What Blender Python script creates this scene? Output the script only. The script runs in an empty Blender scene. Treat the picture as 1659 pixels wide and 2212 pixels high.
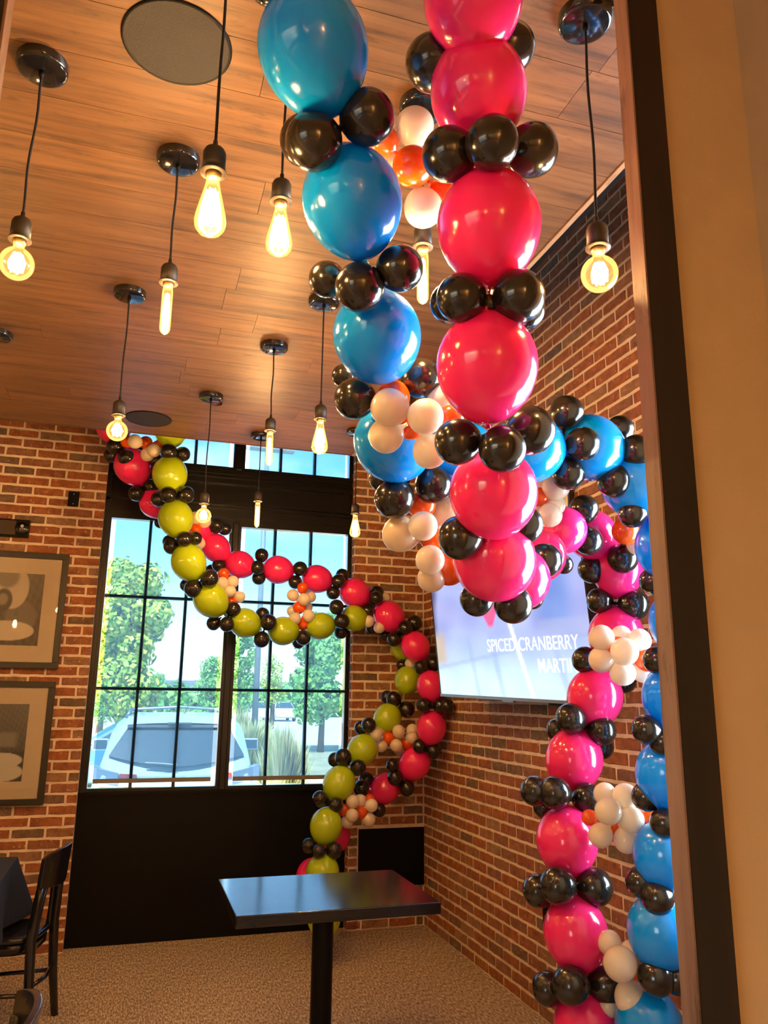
import bpy, bmesh, math, random
from mathutils import Vector, Matrix
random.seed(7)
sc = bpy.context.scene
COL = sc.collection
# ------------------------------------------------------------------ camera
YAW, PITCH, ROLL, F = 0.302196542, 0.231286648, -0.0113455875, 1697.8
CX, CY, CAMH = 829.5, 1106.0, 1.58
fw = Vector((math.sin(YAW) * math.cos(PITCH), math.cos(YAW) * math.cos(PITCH), math.sin(PITCH)))
r0 = Vector((math.cos(YAW), -math.sin(YAW), 0))
d0 = fw.cross(r0)
rt = r0 * math.cos(ROLL) + d0 * math.sin(ROLL)
dn = -r0 * math.sin(ROLL) + d0 * math.cos(ROLL)
EYE = Vector((0, 0, CAMH))
cam = bpy.data.cameras.new('camera')
camo = bpy.data.objects.new('camera', cam)
COL.objects.link(camo)
camo.matrix_world = Matrix(((rt.x, -dn.x, -fw.x, 0), (rt.y, -dn.y, -fw.y, 0), (rt.z, -dn.z, -fw.z, CAMH), (0, 0, 0, 1)))
cam.sensor_fit = 'VERTICAL'
cam.sensor_height = 36.0
cam.lens = F * 36.0 / 2212.0
cam.clip_start = 0.02
cam.clip_end = 400
sc.camera = camo
# ------------------------------------------------------------------ exposure and world
vs = sc.view_settings
sc.display_settings.display_device = 'sRGB'
vs.view_transform = 'Standard'
vs.look = 'None'
vs.gamma = 1.0
vs.use_curve_mapping = False
vs.exposure = 1.6
EXP_SUN, EXP_SKY = 6.2, 0.265
W_BULB, W_HALL, W_DAY = 15.0, 20.0, 90.0
WARM = (1.0, 0.57, 0.23)
cy = sc.cycles
cy.max_bounces = 7
cy.diffuse_bounces = 4
cy.glossy_bounces = 4
cy.transmission_bounces = 6
cy.transparent_max_bounces = 16
cy.caustics_reflective = False
cy.caustics_refractive = False
cy.sample_clamp_indirect = 4.0
cy.blur_glossy = 0.5
cy.use_adaptive_sampling = True
cy.adaptive_threshold = 0.02
cy.use_denoising = True

world = bpy.data.worlds.new('world')
sc.world = world
world.use_nodes = True
nt = world.node_tree
nt.nodes.clear()
N = nt.nodes.new
wo = N('ShaderNodeOutputWorld')
bg = N('ShaderNodeBackground')
sky = N('ShaderNodeTexSky')
sky.sky_type = 'NISHITA'
sky.sun_disc = False
sky.sun_elevation = math.radians(50)
sky.sun_rotation = math.radians(200)
sky.air_density = 1.3
sky.dust_density = 1.0
sky.ozone_density = 2.5
tc = N('ShaderNodeTexCoord')
mp = N('ShaderNodeMapping')
mp.inputs['Scale'].default_value = (1.2, 1.2, 3.2)
mp.inputs['Location'].default_value = (0.5, 0.2, 0.0)
nz = N('ShaderNodeTexNoise')
nz.inputs['Scale'].default_value = 2.3
nz.inputs['Detail'].default_value = 6
cr = N('ShaderNodeValToRGB')
cr.color_ramp.elements[0].position = 0.56
cr.color_ramp.elements[1].position = 0.80
mx = N('ShaderNodeMix')
mx.data_type = 'RGBA'
mx.inputs[7].default_value = (7.5, 7.7, 8.0, 1)
nt.links.new(tc.outputs['Generated'], mp.inputs['Vector'])
nt.links.new(mp.outputs[0], nz.inputs['Vector'])
nt.links.new(nz.outputs['Fac'], cr.inputs[0])
nt.links.new(cr.outputs[0], mx.inputs[0])
hsv = N('ShaderNodeHueSaturation')
hsv.inputs['Saturation'].default_value = 1.45
hsv.inputs['Value'].default_value = 1.15
nt.links.new(sky.outputs[0], hsv.inputs['Color'])
nt.links.new(hsv.outputs[0], mx.inputs[6])
nt.links.new(mx.outputs[2], bg.inputs[0])
bg.inputs[1].default_value = EXP_SKY
nt.links.new(bg.outputs[0], wo.inputs[0])


def add_light(name, typ, energy, color, loc, rot=(0, 0, 0), **kw):
    L = bpy.data.lights.new(name, typ)
    L.energy = energy
    L.color = color
    for k, v in kw.items():
        setattr(L, k, v)
    o = bpy.data.objects.new(name, L)
    COL.objects.link(o)
    o.location = loc
    o.rotation_euler = rot
    return o


# sun from behind the building; daylight outside the window in the right hand wall and outside the hall window
add_light('sun', 'SUN', EXP_SUN, (1, 0.95, 0.87), (0, -10, 20), (math.radians(38), 0, math.radians(-20)), angle=0.01)
add_light('daylight_side_window', 'AREA', W_DAY, (0.80, 0.92, 1.0), (2.75, 1.98, 1.9), (0, math.radians(90), 0),
          shape='RECTANGLE', size=1.9, size_y=1.15)
add_light('daylight_hall_window', 'AREA', W_DAY * 0.12, (0.85, 0.94, 1.0), (-4.6, -1.6, 1.7), (0, math.radians(-90), 0),
          shape='RECTANGLE', size=1.9, size_y=3.4)

# ------------------------------------------------------------------ projection helpers (pixel of the photo -> real point)
def ray(x, y):
    return rt * ((x - CX) / F) + dn * ((y - CY) / F) + fw


def at(x, y, dep):
    return EYE + ray(x, y) * dep


def onY(x, y, Y):
    d = ray(x, y)
    return EYE + d * (Y / d.y)


def onZ(x, y, Z):
    d = ray(x, y)
    return EYE + d * ((Z - CAMH) / d.z)


def depth_of(P):
    return (Vector(P) - EYE).dot(fw)


def proj(P):
    v = Vector(P) - EYE
    z = v.dot(fw)
    return CX + F * v.dot(rt) / z, CY + F * v.dot(dn) / z, z


# ------------------------------------------------------------------ materials
MATS = {}


def nodes_of(name):
    m = bpy.data.materials.new(name)
    m.use_nodes = True
    t = m.node_tree
    b = t.nodes['Principled BSDF']
    MATS[name] = m
    return m, t, b


def mat(name, col, rough=0.5, metal=0.0, coat=0.0, bump=0.0, bscale=60.0, var=0.0, vscale=8.0, spec=0.5, sheen=0.0):
    m, t, b = nodes_of(name)
    b.inputs['Base Color'].default_value = (*col, 1)
    b.inputs['Roughness'].default_value = rough
    b.inputs['Metallic'].default_value = metal
    b.inputs['Coat Weight'].default_value = coat
    b.inputs['Coat Roughness'].default_value = 0.05
    b.inputs['Specular IOR Level'].default_value = spec
    b.inputs['Sheen Weight'].default_value = sheen
    tcn = t.nodes.new('ShaderNodeTexCoord')
    n = t.nodes.new('ShaderNodeTexNoise')
    n.inputs['Scale'].default_value = vscale
    n.inputs['Detail'].default_value = 4
    t.links.new(tcn.outputs['Object'], n.inputs['Vector'])
    rp = t.nodes.new('ShaderNodeValToRGB')
    v = max(var, 0.02)
    rp.color_ramp.elements[0].position = 0.3
    rp.color_ramp.elements[1].position = 0.7
    rp.color_ramp.elements[0].color = (*[c * (1 - v) for c in col], 1)
    rp.color_ramp.elements[1].color = (*[min(1, c * (1 + v)) for c in col], 1)
    t.links.new(n.outputs['Fac'], rp.inputs[0])
    t.links.new(rp.outputs[0], b.inputs['Base Color'])
    if bump > 0:
        n2 = t.nodes.new('ShaderNodeTexNoise')
        n2.inputs['Scale'].default_value = bscale
        n2.inputs['Detail'].default_value = 3
        t.links.new(tcn.outputs['Object'], n2.inputs['Vector'])
        bp = t.nodes.new('ShaderNodeBump')
        bp.inputs['Strength'].default_value = bump
        bp.inputs['Distance'].default_value = 0.004
        t.links.new(n2.outputs['Fac'], bp.inputs['Height'])
        t.links.new(bp.outputs[0], b.inputs['Normal'])
    return m


def emis(name, col, strength):
    m = bpy.data.materials.new(name)
    m.use_nodes = True
    t = m.node_tree
    t.nodes.clear()
    e = t.nodes.new('ShaderNodeEmission')
    e.inputs[0].default_value = (*col, 1)
    e.inputs[1].default_value = strength
    o = t.nodes.new('ShaderNodeOutputMaterial')
    t.links.new(e.outputs[0], o.inputs[0])
    MATS[name] = m
    return m


def latex(name, col, trans=0.0, rough=0.16):
    m, t, b = nodes_of(name)
    b.inputs['Roughness'].default_value = rough
    b.inputs['Specular IOR Level'].default_value = 0.55
    b.inputs['Coat Weight'].default_value = 0.35
    b.inputs['Coat Roughness'].default_value = 0.04
    oi = t.nodes.new('ShaderNodeObjectInfo')
    hs = t.nodes.new('ShaderNodeHueSaturation')
    hs.inputs['Color'].default_value = (*col, 1)
    mr = t.nodes.new('ShaderNodeMapRange')
    mr.inputs[3].default_value = 0.95
    mr.inputs[4].default_value = 1.05
    t.links.new(oi.outputs['Random'], mr.inputs[0])
    t.links.new(mr.outputs[0], hs.inputs['Value'])
    t.links.new(hs.outputs[0], b.inputs['Base Color'])
    if trans > 0:
        tr = t.nodes.new('ShaderNodeBsdfTranslucent')
        t.links.new(hs.outputs[0], tr.inputs[0])
        ms = t.nodes.new('ShaderNodeMixShader')
        ms.inputs[0].default_value = trans
        out = t.nodes['Material Output']
        t.links.new(b.outputs[0], ms.inputs[1])
        t.links.new(tr.outputs[0], ms.inputs[2])
        t.links.new(ms.outputs[0], out.inputs[0])
    return m


def thin_glass(name, tint=(1, 1, 1), refl=0.08, rough=0.0):
    m = bpy.data.materials.new(name)
    m.use_nodes = True
    t = m.node_tree
    t.nodes.clear()
    a = t.nodes.new('ShaderNodeBsdfTransparent')
    a.inputs[0].default_value = (*tint, 1)
    g = t.nodes.new('ShaderNodeBsdfGlossy')
    g.inputs['Roughness'].default_value = rough
    fr = t.nodes.new('ShaderNodeFresnel')
    fr.inputs[0].default_value = 1.35
    mu = t.nodes.new('ShaderNodeMath')
    mu.operation = 'ADD'
    mu.inputs[1].default_value = refl * 0.2
    mu.use_clamp = True
    ms = t.nodes.new('ShaderNodeMixShader')
    o = t.nodes.new('ShaderNodeOutputMaterial')
    t.links.new(fr.outputs[0], mu.inputs[0])
    t.links.new(mu.outputs[0], ms.inputs[0])
    t.links.new(a.outputs[0], ms.inputs[1])
    t.links.new(g.outputs[0], ms.inputs[2])
    t.links.new(ms.outputs[0], o.inputs[0])
    MATS[name] = m
    return m


def rand_value(t):
    """one random number per object and per loose piece of a joined mesh"""
    oi = t.nodes.new('ShaderNodeObjectInfo')
    ge = t.nodes.new('ShaderNodeNewGeometry')
    ad = t.nodes.new('ShaderNodeMath')
    ad.operation = 'ADD'
    t.links.new(oi.outputs['Random'], ad.inputs[0])
    t.links.new(ge.outputs['Random Per Island'], ad.inputs[1])
    fr = t.nodes.new('ShaderNodeMath')
    fr.operation = 'FRACT'
    t.links.new(ad.outputs[0], fr.inputs[0])
    return fr.outputs[0]


def brick_material():
    m, t, b = nodes_of('brick')
    rv = rand_value(t)
    rp = t.nodes.new('ShaderNodeValToRGB')
    e = rp.color_ramp.elements
    e[0].position = 0.0
    e[0].color = (0.20, 0.125, 0.075, 1)
    e[1].position = 1.0
    e[1].color = (0.38, 0.150, 0.050, 1)
    for p, c in ((0.12, (0.17, 0.11, 0.07)), (0.16, (0.28, 0.13, 0.075)), (0.35, (0.33, 0.118, 0.048)), (0.55, (0.37, 0.128, 0.043)),
                 (0.75, (0.29, 0.105, 0.050)), (0.88, (0.32, 0.19, 0.11))):
        x = e.new(p)
        x.color = (*c, 1)
    t.links.new(rv, rp.inputs[0])
    tcn = t.nodes.new('ShaderNodeTexCoord')
    ge = t.nodes.new('ShaderNodeNewGeometry')
    n = t.nodes.new('ShaderNodeTexNoise')
    n.inputs['Scale'].default_value = 22
    n.inputs['Detail'].default_value = 6
    n.inputs['Roughness'].default_value = 0.7
    t.links.new(ge.outputs['Position'], n.inputs['Vector'])
    r2 = t.nodes.new('ShaderNodeValToRGB')
    r2.color_ramp.elements[0].position = 0.28
    r2.color_ramp.elements[0].color = (0.5, 0.5, 0.5, 1)
    r2.color_ramp.elements[1].position = 0.62
    r2.color_ramp.elements[1].color = (1.15, 1.1, 1.05, 1)
    t.links.new(n.outputs['Fac'], r2.inputs[0])
    mu = t.nodes.new('ShaderNodeMix')
    mu.data_type = 'RGBA'
    mu.blend_type = 'MULTIPLY'
    mu.inputs[0].default_value = 1
    t.links.new(rp.outputs[0], mu.inputs[6])
    t.links.new(r2.outputs[0], mu.inputs[7])
    # pale lime flecks
    n3 = t.nodes.new('ShaderNodeTexNoise')
    n3.inputs['Scale'].default_value = 48
    n3.inputs['Detail'].default_value = 5
    t.links.new(ge.outputs['Position'], n3.inputs['Vector'])
    r3 = t.nodes.new('ShaderNodeValToRGB')
    r3.color_ramp.elements[0].position = 0.64
    r3.color_ramp.elements[0].color = (0, 0, 0, 1)
    r3.color_ramp.elements[1].position = 0.72
    r3.color_ramp.elements[1].color = (0.7, 0.7, 0.7, 1)
    t.links.new(n3.outputs['Fac'], r3.inputs[0])
    m2 = t.nodes.new('ShaderNodeMix')
    m2.data_type = 'RGBA'
    m2.inputs[7].default_value = (0.62, 0.48, 0.38, 1)
    t.links.new(r3.outputs[0], m2.inputs[0])
    t.links.new(mu.outputs[2], m2.inputs[6])
    t.links.new(m2.outputs[2], b.inputs['Base Color'])
    b.inputs['Roughness'].default_value = 0.85
    bp = t.nodes.new('ShaderNodeBump')
    bp.inputs['Strength'].default_value = 0.6
    bp.inputs['Distance'].default_value = 0.004
    t.links.new(n.outputs['Fac'], bp.inputs['Height'])
    t.links.new(bp.outputs[0], b.inputs['Normal'])
    return m


def plank_material(name, c_dark, c_mid, c_light, rough, axis='X', coat=0.0):
    m, t, b = nodes_of(name)
    rv = rand_value(t)
    ge = t.nodes.new('ShaderNodeNewGeometry')
    mpn = t.nodes.new('ShaderNodeMapping')
    s = {'X': (1.6, 26, 26), 'Y': (26, 1.6, 26), 'Z': (26, 26, 1.6)}[axis]
    mpn.inputs['Scale'].default_value = s
    cx = t.nodes.new('ShaderNodeCombineXYZ')
    ml = t.nodes.new('ShaderNodeMath')
    ml.operation = 'MULTIPLY'
    ml.inputs[1].default_value = 37.0
    t.links.new(rv, ml.inputs[0])
    for i in range(3):
        t.links.new(ml.outputs[0], cx.inputs[i])
    t.links.new(ge.outputs['Position'], mpn.inputs['Vector'])
    t.links.new(cx.outputs[0], mpn.inputs['Location'])
    n = t.nodes.new('ShaderNodeTexNoise')
    n.inputs['Scale'].default_value = 1.0
    n.inputs['Detail'].default_value = 8
    n.inputs['Roughness'].default_value = 0.68
    n.inputs['Distortion'].default_value = 0.35
    t.links.new(mpn.outputs[0], n.inputs['Vector'])
    rp = t.nodes.new('ShaderNodeValToRGB')
    e = rp.color_ramp.elements
    e[0].position = 0.30
    e[0].color = (*c_dark, 1)
    e[1].position = 0.72
    e[1].color = (*c_light, 1)
    x = e.new(0.47)
    x.color = (*c_mid, 1)
    t.links.new(n.outputs['Fac'], rp.inputs[0])
    # broad cloudy tone and a slight tone step from plank to plank
    n2 = t.nodes.new('ShaderNodeTexNoise')
    n2.inputs['Scale'].default_value = 2.4
    n2.inputs['Detail'].default_value = 3
    t.links.new(ge.outputs['Position'], n2.inputs['Vector'])
    mr = t.nodes.new('ShaderNodeMapRange')
    mr.inputs[3].default_value = 0.80
    mr.inputs[4].default_value = 1.18
    t.links.new(n2.outputs['Fac'], mr.inputs[0])
    mr2 = t.nodes.new('ShaderNodeMapRange')
    mr2.inputs[3].default_value = 0.93
    mr2.inputs[4].default_value = 1.06
    t.links.new(rv, mr2.inputs[0])
    mm = t.nodes.new('ShaderNodeMath')
    mm.operation = 'MULTIPLY'
    t.links.new(mr.outputs[0], mm.inputs[0])
    t.links.new(mr2.outputs[0], mm.inputs[1])
    mp3 = t.nodes.new('ShaderNodeMapping')
    mp3.inputs['Scale'].default_value = {'X': (4.0, 17, 17), 'Y': (17, 4.0, 17), 'Z': (17, 17, 4.0)}[axis]
    t.links.new(ge.outputs['Position'], mp3.inputs['Vector'])
    t.links.new(cx.outputs[0], mp3.inputs['Location'])
    n5 = t.nodes.new('ShaderNodeTexNoise')
    n5.inputs['Scale'].default_value = 1.0
    n5.inputs['Detail'].default_value = 7
    n5.inputs['Roughness'].default_value = 0.75
    t.links.new(mp3.outputs[0], n5.inputs['Vector'])
    m5 = t.nodes.new('ShaderNodeMapRange')
    m5.inputs[1].default_value = 0.56
    m5.inputs[2].default_value = 0.70
    m5.inputs[3].default_value = 1.0
    m5.inputs[4].default_value = 0.36
    t.links.new(n5.outputs['Fac'], m5.inputs[0])
    m6 = t.nodes.new('ShaderNodeMath')
    m6.operation = 'MULTIPLY'
    t.links.new(mm.outputs[0], m6.inputs[0])
    t.links.new(m5.outputs[0], m6.inputs[1])
    mm = m6
    hs = t.nodes.new('ShaderNodeHueSaturation')
    t.links.new(rp.outputs[0], hs.inputs['Color'])
    t.links.new(mm.outputs[0], hs.inputs['Value'])
    t.links.new(hs.outputs[0], b.inputs['Base Color'])
    b.inputs['Roughness'].default_value = rough
    b.inputs['Coat Weight'].default_value = coat
    b.inputs['Coat Roughness'].default_value = 0.2
    bp = t.nodes.new('ShaderNodeBump')
    bp.inputs['Strength'].default_value = 0.12
    bp.inputs['Distance'].default_value = 0.002
    t.links.new(n.outputs['Fac'], bp.inputs['Height'])
    t.links.new(bp.outputs[0], b.inputs['Normal'])
    return m


def carpet_material():
    m, t, b = nodes_of('carpet')
    ge = t.nodes.new('ShaderNodeNewGeometry')
    mpn = t.nodes.new('ShaderNodeMapping')
    mpn.inputs['Scale'].default_value = (125, 30, 1)
    t.links.new(ge.outputs['Position'], mpn.inputs['Vector'])
    n = t.nodes.new('ShaderNodeTexNoise')
    n.inputs['Scale'].default_value = 1.0
    n.inputs['Detail'].default_value = 2
    t.links.new(mpn.outputs[0], n.inputs['Vector'])
    rp = t.nodes.new('ShaderNodeValToRGB')
    e = rp.color_ramp.elements
    e[0].position = 0.36
    e[0].color = (0.25, 0.185, 0.125, 1)
    e[1].position = 0.66
    e[1].color = (0.74, 0.61, 0.45, 1)
    x = e.new(0.5)
    x.color = (0.45, 0.345, 0.24, 1)
    t.links.new(n.outputs['Fac'], rp.inputs[0])
    n2 = t.nodes.new('ShaderNodeTexNoise')
    n2.inputs['Scale'].default_value = 160
    t.links.new(ge.outputs['Position'], n2.inputs['Vector'])
    mr = t.nodes.new('ShaderNodeMapRange')
    mr.inputs[3].default_value = 0.75
    mr.inputs[4].default_value = 1.2
    t.links.new(n2.outputs['Fac'], mr.inputs[0])
    hs = t.nodes.new('ShaderNodeHueSaturation')
    t.links.new(rp.outputs[0], hs.inputs['Color'])
    t.links.new(mr.outputs[0], hs.inputs['Value'])
    t.links.new(hs.outputs[0], b.inputs['Base Color'])
    b.inputs['Roughness'].default_value = 1.0
    b.inputs['Specular IOR Level'].default_value = 0.1
    bp = t.nodes.new('ShaderNodeBump')
    bp.inputs['Strength'].default_value = 0.5
    bp.inputs['Distance'].default_value = 0.004
    t.links.new(n2.outputs['Fac'], bp.inputs['Height'])
    t.links.new(bp.outputs[0], b.inputs['Normal'])
    return m


def attr_material(name, emission=0.0, rough=0.6):
    m, t, b = nodes_of(name)
    a = t.nodes.new('ShaderNodeVertexColor')
    a.layer_name = 'print'
    if emission > 0:
        b.inputs['Base Color'].default_value = (0.01, 0.01, 0.01, 1)
        t.links.new(a.outputs[0], b.inputs['Emission Color'])
        b.inputs['Emission Strength'].default_value = emission
        b.inputs['Roughness'].default_value = 0.12
    else:
        t.links.new(a.outputs[0], b.inputs['Base Color'])
        b.inputs['Roughness'].default_value = rough
    return m


def leaf_material(name, c1, c2, c3):
    m, t, b = nodes_of(name)
    rv = rand_value(t)
    rp = t.nodes.new('ShaderNodeValToRGB')
    e = rp.color_ramp.elements
    e[0].color = (*c1, 1)
    e[1].color = (*c3, 1)
    x = e.new(0.5)
    x.color = (*c2, 1)
    t.links.new(rv, rp.inputs[0])
    t.links.new(rp.outputs[0], b.inputs['Base Color'])
    b.inputs['Roughness'].default_value = 0.6
    return m


def shade_material():
    m = bpy.data.materials.new('solar_shade_mesh')
    m.use_nodes = True
    t = m.node_tree
    t.nodes.clear()
    a = t.nodes.new('ShaderNodeBsdfTransparent')
    a.inputs[0].default_value = (0.59, 0.68, 0.74, 1)
    d = t.nodes.new('ShaderNodeBsdfTranslucent')
    d.inputs[0].default_value = (0.44, 0.54, 0.58, 1)
    w = t.nodes.new('ShaderNodeTexWave')
    w.inputs['Scale'].default_value = 90
    w.inputs['Distortion'].default_value = 2.5
    w.inputs['Detail'].default_value = 3
    tcn = t.nodes.new('ShaderNodeTexCoord')
    t.links.new(tcn.outputs['Object'], w.inputs['Vector'])
    mr = t.nodes.new('ShaderNodeMapRange')
    mr.inputs[3].default_value = 0.16
    mr.inputs[4].default_value = 0.27
    t.links.new(w.outputs['Fac'], mr.inputs[0])
    ms = t.nodes.new('ShaderNodeMixShader')
    o = t.nodes.new('ShaderNodeOutputMaterial')
    t.links.new(mr.outputs[0], ms.inputs[0])
    t.links.new(a.outputs[0], ms.inputs[1])
    t.links.new(d.outputs[0], ms.inputs[2])
    t.links.new(ms.outputs[0], o.inputs[0])
    return m


M_BRICK = brick_material()
M_MORTAR = mat('mortar', (0.80, 0.64, 0.50), 0.95, bump=0.5, bscale=90, var=0.12, vscale=14)
M_CEIL = plank_material('ceiling_wood', (0.040, 0.018, 0.007), (0.135, 0.060, 0.020), (0.205, 0.096, 0.034), 0.45, 'X')
M_OAK = plank_material('pale_oak_trim', (0.22, 0.12, 0.06), (0.36, 0.21, 0.11), (0.45, 0.28, 0.16), 0.5, 'Y')
M_WALNUT = plank_material('dark_walnut', (0.002, 0.001, 0.0008), (0.006, 0.0025, 0.0018), (0.013, 0.0052, 0.0036), 0.4, 'Z')
M_JAMB = plank_material('jamb_wood_lit', (0.12, 0.055, 0.033), (0.21, 0.115, 0.075), (0.30, 0.18, 0.12), 0.5, 'Z')  # paler than the front board: room light put into the colour
M_BLACKWOOD = plank_material('black_stained_wood', (0.008, 0.008, 0.009), (0.014, 0.014, 0.016), (0.026, 0.026, 0.028), 0.15, 'X')
M_CARPET = carpet_material()
M_BEIGE = mat('beige_paint', (0.50, 0.36, 0.20), 0.8, bump=0.12, bscale=140, var=0.04)
M_UPPER = mat('dark_plenum', (0.03, 0.025, 0.022), 0.9)
M_BLACK = mat('matte_black_paint', (0.0028, 0.0028, 0.003), 0.45, var=0.1, spec=0.15)
M_BLACKG = mat('gloss_black_metal', (0.008, 0.007, 0.007), 0.12, coat=0.6)
M_FRAME = mat('window_black', (0.007, 0.006, 0.006), 0.30, var=0.1, spec=0.35)
M_MUNT = mat('muntin_grey', (0.03, 0.034, 0.036), 0.5)
M_CORD = mat('black_cord', (0.008, 0.007, 0.006), 0.85)
M_SOCK = mat('dark_bronze', (0.022, 0.015, 0.010), 0.5)
M_BRASS = mat('bulb_cap_brass', (0.75, 0.5, 0.22), 0.3, metal=0.9)
M_GLASSB = thin_glass('amber_bulb_glass', (1.0, 0.90, 0.70), 0.10, 0.02)
_t = M_GLASSB.node_tree          # the lit lamp's amber glass glows a little itself
_e = _t.nodes.new('ShaderNodeEmission')
_e.inputs[0].default_value = (1.0, 0.52, 0.14, 1)
_e.inputs[1].default_value = 0.16
_a = _t.nodes.new('ShaderNodeAddShader')
_o = [n_ for n_ in _t.nodes if n_.type == 'OUTPUT_MATERIAL'][0]
_l = _o.inputs[0].links[0].from_socket
_t.links.new(_l, _a.inputs[0])
_t.links.new(_e.outputs[0], _a.inputs[1])
_t.links.new(_a.outputs[0], _o.inputs[0])
M_FIL = emis('lit_filament', (1.0, 0.66, 0.26), 38.0)
M_GLOWCORE = emis('lit_filament_core', (1.0, 0.72, 0.34), 14.0)
M_PANE = thin_glass('window_glass', (0.97, 0.99, 1.0), 0.1)
M_SHADE = shade_material()
M_HEM = mat('shade_hem', (0.20, 0.19, 0.17), 0.7)
M_SPK = mat('speaker_grille', (0.013, 0.010, 0.006), 0.6, bump=0.5, bscale=420)
M_BL = {
    'blue': latex('blue_latex', (0.000, 0.34, 1.0), 0.12),
    'pink': latex('pink_latex', (0.97, 0.026, 0.20), 0.14),
    'lime': latex('lime_latex', (0.48, 0.66, 0.012), 0.15),
    'black': latex('black_latex', (0.014, 0.011, 0.008), 0.0, 0.19),
    'white': latex('white_latex', (0.90, 0.79, 0.63), 0.25, 0.2),
    'orange': latex('orange_latex', (0.90, 0.110, 0.004), 0.15, 0.2),
}
M_LEATH = mat('black_lacquer', (0.008, 0.008, 0.009), 0.2, coat=0.3)
M_CLOTH = mat('black_tablecloth', (0.020, 0.024, 0.032), 0.8, bump=0.3, bscale=300, spec=0.25)
M_TVB = mat('tv_bezel', (0.02, 0.02, 0.022), 0.3)
M_TVS = mat('tv_silver_strip', (0.30, 0.33, 0.35), 0.35, metal=0.6)
M_SCREEN = attr_material('screen_image', 0.43)
M_PRINT = attr_material('photo_print', 0.0, 0.5)
M_MATB = mat('picture_mat', (0.82, 0.66, 0.48), 0.85)
M_PFRAME = mat('picture_frame_black', (0.018, 0.014, 0.010), 0.4)
M_PGLASS = thin_glass('picture_glass', (0.98, 0.98, 0.98), 0.12)
M_TEXT = emis('screen_lettering', (0.80, 0.88, 0.92), 0.55)
M_MARK = mat('white_mark', (0.8, 0.8, 0.78), 0.6)
# outside
M_ASPH = mat('pale_asphalt', (0.72, 0.72, 0.69), 0.9, var=0.08, vscale=1.5)
M_LAWN = mat('dry_lawn', (0.42, 0.38, 0.20), 0.95, var=0.25, vscale=2.0)
M_CARP = mat('silver_blue_paint', (0.46, 0.60, 0.64), 0.35, coat=0.4)
M_CARB = mat('blue_car_paint', (0.05, 0.20, 0.34), 0.25, coat=0.7)
M_CARW = mat('white_car_paint', (0.8, 0.8, 0.8), 0.3, coat=0.5)
M_CGLASS = mat('car_glass', (0.05, 0.085, 0.11), 0.15, spec=0.35)
M_TAILR = mat('tail_red', (0.40, 0.05, 0.05), 0.2, coat=0.6)
M_TAILW = mat('tail_clear', (0.20, 0.27, 0.36), 0.15, coat=0.6)
M_TYRE = mat('tyre', (0.02, 0.02, 0.02), 0.8)
M_RAIL = mat('roof_rail', (0.20, 0.23, 0.26), 0.4, metal=0.5)
M_POLE = mat('lamp_post_grey', (0.22, 0.25, 0.27), 0.5)
M_BARK = mat('bark', (0.13, 0.09, 0.06), 0.9, bump=0.4, bscale=20)
M_BLDG = mat('far_building', (0.6, 0.6, 0.58), 0.8)
M_LEAF1 = leaf_material('leaf_yellow_green', (0.18, 0.38, 0.03), (0.42, 0.60, 0.06), (0.78, 0.68, 0.10))
M_LEAF2 = leaf_material('leaf_green', (0.10, 0.33, 0.06), (0.22, 0.52, 0.10), (0.42, 0.66, 0.14))
M_GRASSB = leaf_material('grass_blades', (0.34, 0.44, 0.14), (0.62, 0.58, 0.26), (0.82, 0.70, 0.40))


# ------------------------------------------------------------------ mesh helpers
def obj(name, bm, m, parent=None, smooth=False, loc=None, bevel=0.0):
    if isinstance(bm, bmesh.types.BMesh):
        me = bpy.data.meshes.new(name)
        bmesh.ops.recalc_face_normals(bm, faces=bm.faces)
        bm.to_mesh(me)
        bm.free()
    else:
        me = bm
    if m is not None and not me.materials:
        me.materials.append(m)
    if smooth:
        for p in me.polygons:
            p.use_smooth = True
    o = bpy.data.objects.new(name, me)
    COL.objects.link(o)
    if parent:
        o.parent = parent
    if loc is not None:
        o.location = loc
    if bevel > 0:
        md = o.modifiers.new('bevel', 'BEVEL')
        md.width = bevel
        md.segments = 2
        md.limit_method = 'ANGLE'
    return o


def thing(name, label, cat, loc=(0, 0, 0), rotz=0.0, group=None):
    o = bpy.data.objects.new(name, None)
    COL.objects.link(o)
    o.empty_display_size = 0.05
    o.location = loc
    o.rotation_euler = (0, 0, rotz)
    return tag(o, label, cat, group)


def tag(o, label, cat, group=None):
    o['label'] = label
    o['category'] = cat
    if group:
        o['group'] = group
    return o


def struct(name, bm, m, parent=None, **kw):
    o = obj(name, bm, m, parent, **kw)
    if parent is None:
        o['kind'] = 'structure'
    return o


def bx(bm, x0, x1, y0, y1, z0, z1):
    vs_ = [bm.verts.new(p) for p in ((x0, y0, z0), (x1, y0, z0), (x1, y1, z0), (x0, y1, z0), (x0, y0, z1), (x1, y0, z1), (x1, y1, z1), (x0, y1, z1))]
    for f in ((0, 1, 2, 3), (4, 5, 6, 7), (0, 1, 5, 4), (1, 2, 6, 5), (2, 3, 7, 6), (3, 0, 4, 7)):
        bm.faces.new([vs_[i] for i in f])
    return bm


def box(*a):
    return bx(bmesh.new(), *a)


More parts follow.
